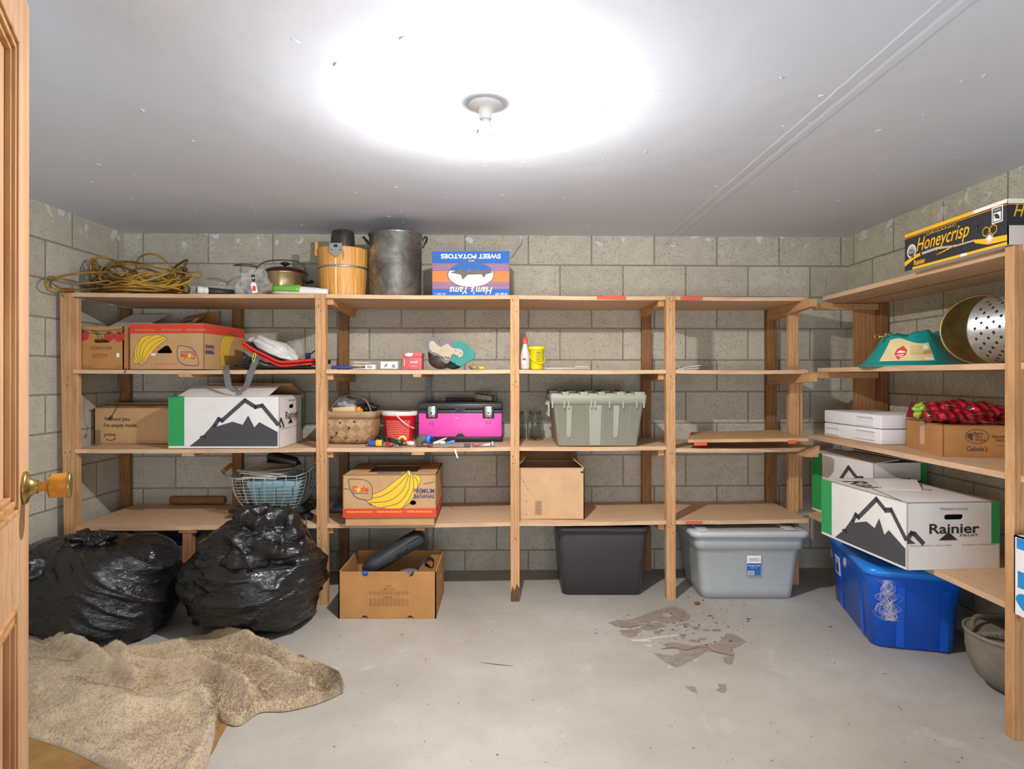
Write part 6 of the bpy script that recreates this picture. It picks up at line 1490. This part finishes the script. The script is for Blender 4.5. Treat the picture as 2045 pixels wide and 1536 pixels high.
mb = MB(); mb.tube(spline([at(612, 3.468, Z4+.020), P(611, 1030, 3.39), P(612, 1050, 3.36), P(617, 1065, 3.34), P(628, 1087, 3.35)], 6), .003, 6); mb.build('cable', plain('cable_grey', '#4a4d4d', .5), t)
t = wthing('wheel_cover', 'dark grey round cover lying behind the second post on the lowest shelf', 'cover', at(660, 3.72, Z4))
mb = MB(); mb.lathe([(.001, .045), (.07, .050), (.11, .040), (.125, .022), (.125, .004), (.10, .001)], 40, 0, Matrix.Translation((-1.0, 3.74, Z4+.0)), sx=.87, sy=.75); mb.build('cover_shell', plastic('cover_grey', '#4a4d50', .35), t)

# ---------------------------------------------------------------- contents of the open carton on the floor
cb = Vector((G(676, 1236).x+.25, G(676, 1236).y+.20, 0))
t = wthing('instrument_case', 'long soft black case lying diagonally in the open floor carton', 'case', cb+Vector((.02, 0, .2)))
A = cb+Vector((-.17, -.02, .19)); B = cb+Vector((.15, .10, .36)); mb = MB(); n = 14
d_ = (B-A).normalized(); side = d_.cross(Z).normalized(); upv = side.cross(d_)
vs = []; fs = []; sg = 20
for i in range(n+1):
    u = i/n; c = A.lerp(B, u); wv = .050*(math.sin(min(1, u*6+.15)*PI/2))*(1 if u < .93 else math.cos((u-.93)/.07*1.2)); hv = wv*.8*(1+.10*u)
    for k in range(sg):
        a = 2*PI*k/sg; vs.append(c+side*math.copysign(abs(math.cos(a))**.7, math.cos(a))*wv*1.2+upv*math.copysign(abs(math.sin(a))**.7, math.sin(a))*hv*(1+.03*math.sin(u*20)))
for i in range(n):
    for k in range(sg): fs.append((i*sg+k, i*sg+(k+1) % sg, (i+1)*sg+(k+1) % sg, (i+1)*sg+k))
fs += [tuple(range(sg))[::-1], tuple(n*sg+k for k in range(sg))]; mb.add(vs, fs, 0, True); mb.build('case_body', plain('soft_black_case', '#33363a', .6, var=.25, vscale=20), t, subsurf=1)
mb = MB(); mb.tube([A.lerp(B, .25)+side*.052+upv*.015, A.lerp(B, .9)+side*.060+upv*.02], .0025, 6); mb.tube([A.lerp(B, .5)+side*.058-upv*.01, A.lerp(B, .68)+side*.061-upv*.005], .004, 6); mb.build('zip', P_dk, t)
t = wthing('clamp_lamp', 'round dull metal lamp reflector with cord inside the open floor carton', 'lamp', cb+Vector((.10, -.06, .15)))
mb = MB(); T = Matrix.Translation(cb+Vector((.095, -.09, .125))) @ Matrix.Rotation(math.radians(38), 4, 'X') @ Matrix.Rotation(math.radians(6), 4, 'Y'); mb.lathe([(.001, .075), (.03, .073), (.07, .055), (.098, .02), (.103, 0), (.106, 0), (.100, .024), (.07, .06), (.03, .078), (.001, .08)], 40, 0, T); mb.build('reflector', plain('dull_aluminium', '#a3a6a3', .4, .6, var=.2), t)
mb = MB()
for k in range(3): mb.tube(spline([cb+Vector((.13, -.04, .20)), cb+Vector((.16+k*.012, -.02, .25+k*.006)), cb+Vector((.21, .0+k*.01, .235)), cb+Vector((.20, .03, .19)), cb+Vector((.16, .02, .21+k*.01))], 6), .003, 6)
mb.tube([cb+Vector((.10, -.13, .185)), cb+Vector((.125, -.11, .215))], .006, 8); mb.build('cord', P_dk, t)
mb = MB(); mb.box(cb+Vector((-.14, -.13, .205)), (.05, .03, .03), 0, .004); tag(mb.build('small_box', plastic('blue_item', '#3a5fb0', .5), loc=tuple(cb+Vector((-.14, -.13, .21))), world='abs'), 'small blue item at the left inside the open floor carton', 'box')
mb = MB(); mb.box(cb+Vector((-.05, .02, .042)), (.36, .30, .065), 0, .01); tag(mb.build('packing_bundle', P_dk, loc=tuple(cb+Vector((0, 0, .02))), world='abs'), 'dark bundle filling the bottom of the open floor carton', 'bundle')

# ---------------------------------------------------------------- right shelving contents
ZR2, ZR3, ZR4 = 1.2885, .9035, .4495
# tree stand
c = Vector((1.945, 2.98, ZR2)); t = wthing('tree_stand', 'teal plastic Christmas tree stand with printed label and gold screws', 'tree stand', c)
mb = MB(); n = 96; lev = [(.225, 0), (.225, .006), (.205, .012), (.198, .02), (.150, .09), (.118, .145), (.112, .155), (.100, .150), (.095, .10), (.001, .06)]
vs = []; fs = []
for i, (r, z) in enumerate(lev):
    for k in range(n):
        a = 2*PI*k/n; lob = 1+.045*math.cos(4*a+.6)*(1 if i < 4 else .8); zz = z+(.012*math.cos(4*a+.6)+.004*math.cos(12*a) if 4 < i < 8 else 0); vs.append(c+Vector((r*lob*math.cos(a), r*lob*math.sin(a), zz)))
for i in range(len(lev)-1):
    for k in range(n): fs.append((i*n+k, i*n+(k+1) % n, (i+1)*n+(k+1) % n, (i+1)*n+k))
mb.add(vs, fs, 0, True); mb.build('stand_body', P_teal, t)
mb = MB()
def sk(a, z, o=.003):
    i = next(j for j in range(3, 5) if lev[j+1][1] >= z or j == 4); r0, z0 = lev[i]; r1, z1 = lev[i+1]; r = r0+(r1-r0)*(z-z0)/(z1-z0); lob = 1+.045*math.cos(4*a+.6)*.85; return c+Vector(((r*lob+o)*math.cos(a), (r*lob+o)*math.sin(a), z))
a0, a1 = math.radians(196), math.radians(262); NA = 22
for i in range(NA):
    for j in range(6):
        aa, ab = a0+(a1-a0)*i/NA, a0+(a1-a0)*(i+1)/NA; top = lambda a_: .118+.014*math.sin((a_-a0)/(a1-a0)*5+.5)
        za, zb2 = .024+(top(aa)-.024)*j/6, .024+(top(aa)-.024)*(j+1)/6; zc, zd = .024+(top(ab)-.024)*j/6, .024+(top(ab)-.024)*(j+1)/6
        mb.add([sk(aa, za), sk(ab, zc), sk(ab, zd), sk(aa, zb2)], [(0, 1, 2, 3)], 0, True)
def dec(pts, mat, o):      # decal wrapped on the label; pts in (0..1, 0..1)
    am = sum(p[0] for p in pts)/len(pts); zm = sum(p[1] for p in pts)/len(pts)
    ff_ = lambda u, v_: sk(a0+(a1-a0)*u, .026+.088*v_, o)
    ctr = ff_(am, zm); q = [ff_(*p) for p in pts]; k = len(q); mb.add([ctr]+q, [(0, i+1, (i+1) % k+1) for i in range(k)], mat)
dec([(.36, .05), (.50, .30), (.52, .55), (.42, .78), (.28, .60), (.26, .35)], 1, .0045)
dec([(.30, .42), (.36, .54), (.46, .50), (.50, .42), (.40, .40)], 2, .0055); dec([(.31, .30), (.46, .34), (.46, .29), (.32, .25)], 2, .0055); dec([(.36, .20), (.44, .24), (.43, .18)], 2, .0055)
for k in range(6): dec([(.58, .30+k*.09), (.82, .30+k*.09), (.82, .33+k*.09), (.58, .33+k*.09)], 3, .0045)
dec([(.86, .6), (.95, .6), (.95, .8), (.86, .8)], 2, .0045); dec([(.84, .02), (.98, .02), (.98, .15), (.84, .15)], 2, .0045); dec([(.82, .3), (.98, .34), (.98, .56), (.84, .5)], 3, .0043)
mb.build('label', [plain('label_cream', '#e2cf98', .4, var=.15), I_red, I_white, plain('label_tan', '#c49a55', .5)], t)
for ang in (math.radians(188), math.radians(350), math.radians(95)):
    mb = MB(); dv = Vector((math.cos(ang), math.sin(ang), 0)); p0 = c+dv*.08+Z*.148; mb.cyl(p0, c+dv*.175+Z*.142, .004, 8); e = c+dv*.185+Z*.142
    mb.tube([e+Vector((0, 0, 0))+dv*.012*math.cos(k*PI/5)+Z*.012*math.sin(k*PI/5) for k in range(10)], .003, 6, closed=True); mb.tube([c+dv*.13+dv*.010*math.cos(k*PI/5)+Z*(.152+.010*math.sin(k*PI/5)) for k in range(10)], .004, 6, closed=True); mb.build('screw', plain('gold_screw', '#b79b62', .3, .9), t)
# gold pan on its edge
def lath_axis(c, axis, prof, mats, seg=56, mb=None, mat=0):
    mb = mb or MB(); q = Vector(axis).to_track_quat('Z', 'Y').to_matrix().to_4x4(); mb.lathe(prof, seg, mat, Matrix.Translation(c) @ q); return mb
c = Vector((2.025, 2.64, ZR2+.158)); ax = Vector((-.55, -.83, .10)).normalized()
t = wthing('gold_pan', 'large brass coloured bowl lid standing on edge behind the steamer basket', 'lid', (c.x, c.y, ZR2))
mb = lath_axis(c, ax, [(.001, -.045), (.06, -.042), (.12, -.022), (.142, 0), (.150, .004), (.153, .008), (.150, .012), (.142, .008), (.12, -.014), (.06, -.034), (.001, -.037)], None); 
zmin = min(v_.z for v_ in mb.v)
for v_ in mb.v: v_.z += ZR2-zmin
mb.build('lid_shell', plain('tarnished_brass', '#a9925d', .3, .85, var=.35, vscale=14), t)
# perforated steamer basket on its side
c = Vector((1.975, 2.49, ZR2+.141)); ax = Vector((.78, .62, -.0)).normalized()
ax = Vector((.08, -.99, 0)).normalized()
t = wthing('steamer_basket', 'perforated aluminium steamer basket lying on its side behind the near right post', 'basket', (c.x+.08, c.y, ZR2))
Ab = NT('brushed_aluminium'); vec = Ab.coord('Object', (3, 60, 60)); Ab.col(Ab.ramp(Ab.noise(vec, 4, 3, .6), [(.3, srgb('#a3a3a3')), (.7, srgb('#d0d0cf'))])); Ab.set(Roughness=.33, Metallic=.75)
mb = lath_axis(c, ax, [(.001, .19), (.125, .19), (.130, .185), (.131, .01), (.138, .006), (.140, .0), (.137, -.004), (.132, .0), (.128, .012), (.127, .18), (.001, .182)], None, 64)
q = ax.to_track_quat('Z', 'Y').to_matrix()
for j in range(6):
    for k in range(20):
        a = 2*PI*(k+.5*(j % 2))/20; rv = q @ Vector((math.cos(a), math.sin(a), 0)); tv = q @ Vector((-math.sin(a), math.cos(a), 0)); ctr = c+ax*(.03+j*.028)+rv*.1316
        mb.add([ctr+tv*  .0062*math.cos(g*PI/4)+ax*  .0062*math.sin(g*PI/4) for g in range(8)], [tuple(range(8))], 1)
mb.build('basket_shell', [Ab.m, plain('hole_dark', '#1b1712', .9)], t)
mb = MB(); p0 = c+ax*.03+q @ Vector((math.cos(2.6), math.sin(2.6), 0))*.12; mb.tube(spline([c+Vector((-.012, -.128, -.055)), c+Vector((-.018, -.145, -.075)), c+Vector((.01, -.15, -.08)), c+Vector((.025, -.14, -.075))], 5), .004, 8); mb.build('handle', Metal, t)
# white foam packing block
L_, V_ = Vector((1.82, 3.56, 0)), Vector((1.845, 3.06, 0)); rt = math.radians(2.9)
w, d, h = .29, .50, .146
t = lthing('foam_block', 'white polystyrene packing case of two halves on the third right shelf', 'foam', corner_loc((1.845, 3.06, .9035), rt, w, d, (-1, -1)), rt)
mb = MB()
for z0, z1, m_ in ((0, .074, 0), (.078, h, 0)):
    mb.bb(-w/2, w/2, -d/2, d/2, z0, z1, 0, .006)
    o = mb.build('foam_half', plain('polystyrene', '#e9e8ea', .7, var=.03, bump=.2, bscale=200), t); mb = MB()
for y0, y1, z0, z1 in ((-.20, -.05, .025, .060), (-.19, -.06, .095, .130), (.10, .22, .022, .05)):
    mb = MB(); mb.bb(-w/2-.0008, -w/2+.001, y0, y1, z0, z1, 0); mb.bb(-w/2-.010, -w/2, y0-.004, y1+.004, z0-.006, z0, 1); mb.bb(-w/2-.010, -w/2, y0-.004, y1+.004, z1, z1+.004, 1); mb.build('recess', [plain('foam_recess', '#dedee2', .7, var=.03), plain('polystyrene', '#e9e8ea', .7)], t)
mb = MB(); mb.lathe([(.075, h+.0005), (.078, h+.003), (.082, h+.003), (.084, h+.0005)], 40, 0, Matrix.Translation((.02, -.09, 0))); mb.lathe([(.001, h+.0006), (.075, h+.0006)], 40, 0, Matrix.Translation((.02, -.09, 0))); mb.build('round_recess', plain('polystyrene', '#e9e8ea', .7), t)
# plaid bag
m = NT('buffalo_plaid_film'); vec = m.coord('Object', (1, 1, 1), rot=(.3, .2, .5)); ck = m.n('ShaderNodeTexWave'); ck.inputs['Scale'].default_value = 9; ck.inputs['Distortion'].default_value = 2.5; ck.inputs['Detail'].default_value = 1; m.l(vec, ck.inputs['Vector'])
ck2 = m.n('ShaderNodeTexWave'); ck2.bands_direction = 'Y'; ck2.inputs['Scale'].default_value = 9; ck2.inputs['Distortion'].default_value = 2.5; m.l(vec, ck2.inputs['Vector'])
a_ = m.mix(m.ramp(ck.outputs['Fac'], [(.45, 0.0), (.55, .75)]), srgb('#d8203a'), srgb('#2a0d12')); a_ = m.mix(m.ramp(ck2.outputs['Fac'], [(.45, 0.0), (.55, .6)]), a_, srgb('#1c0a0d')); m.col(a_); m.set(Roughness=.22)
Zp = .9035+.1365; t = wthing('gift_bag', 'crumpled shiny red and black plaid gift bag lying on the taped brown carton', 'bag', (1.97, 2.72, Zp))
mb = crumple((1.975, 2.70, Zp+.035), .115, 91, .38, 90, (1.25, .95, .50), 2.0)
for v_ in mb.v: v_.z = max(v_.z, Zp)
mb.build('bag_film', m.m, t)
mb = MB(); mb.slab((1.80, 2.80, Zp+.02), (1.86, 2.70, Zp+.01), (1.93, 2.78, Zp+.05), (1.86, 2.86, Zp+.085), .002); mb.slab((2.02, 2.58, Zp+.012), (2.10, 2.56, Zp+.008), (2.14, 2.66, Zp+.02), (2.03, 2.70, Zp+.04), .002); mb.build('bag_edge', plain('maroon_film', '#7e2029', .25), t)
mb = crumple((1.845, 2.76, Zp+.050), .030, 93, .5, 40, (1.1, .9, 1), 2.0); mb.build('tag', plain('green_print_film', '#8fb53e', .3, var=.6, vscale=50), t)
# kettle with rope handle
c = Vector((2.015, 2.45, .0005)); t = wthing('iron_kettle', 'old grey cast iron kettle with rope handle on the floor by the right post', 'kettle', c); T = Matrix.Translation(c)
mb = MB(); mb.lathe([(.001, .004), (.06, .004), (.10, .018), (.135, .05), (.158, .10), (.168, .15), (.170, .20), (.172, .215), (.178, .220), (.178, .228), (.170, .230), (.165, .22), (.15, .12), (.1, .05), (.001, .03)], 56, 0, T)
mb.tube([c+Vector((-.09, -.145, .08)), c+Vector((-.088, -.148, .12))], .003, 5, 1)
mb.build('kettle_body', [plain('old_iron', '#847b6c', .75, .1, var=.3, vscale=9, bump=.4, bscale=40), P_dk], t)
mb = MB(); mb.lathe([(.168, .222), (.10, .238), (.001, .243)], 48, 0, T); mb.build('lid', plain('rusty_iron', '#7b7167', .8, var=.3), t)
Mr = plain('old_rope', '#6e6252', .9, var=.3, vscale=80)
mb = MB(); base_ = spline([c+Vector((-.165, -.03, .235)), c+Vector((-.12, -.10, .262)), c+Vector((-.02, -.14, .26)), c+Vector((.08, -.13, .255)), c+Vector((.15, -.07, .245))], 24)
for phs in (0, 2.1, 4.2): mb.tube([p+Vector((0, math.cos(i*.55+phs), math.sin(i*.55+phs)))*.006 for i, p in enumerate(base_)], .0055, 6)
base_ = [Vector((p.x, c.y-(p.y-c.y)*.6, p.z+.004)) for p in base_]
for phs in (0, 2.1, 4.2): mb.tube([p+Vector((0, math.cos(i*.55+phs), math.sin(i*.55+phs)))*.006 for i, p in enumerate(base_)], .0055, 6)
mb.build('rope_handle', Mr, t)
# scraps
mb = crumple((WX(1392, 3.38), 3.38, .008), .010, 95, .5, 20, (1.3, 1, .8), 2)
for v_ in mb.v: v_.z = max(v_.z, .001)
tag(mb.build('dry_leaf', plain('leaf_rust', '#8a4a2a', .8), loc=(WX(1392, 3.38), 3.38, 0), world='abs'), 'tiny rust coloured scrap on the floor at the corner of the light grey tote', 'scrap')
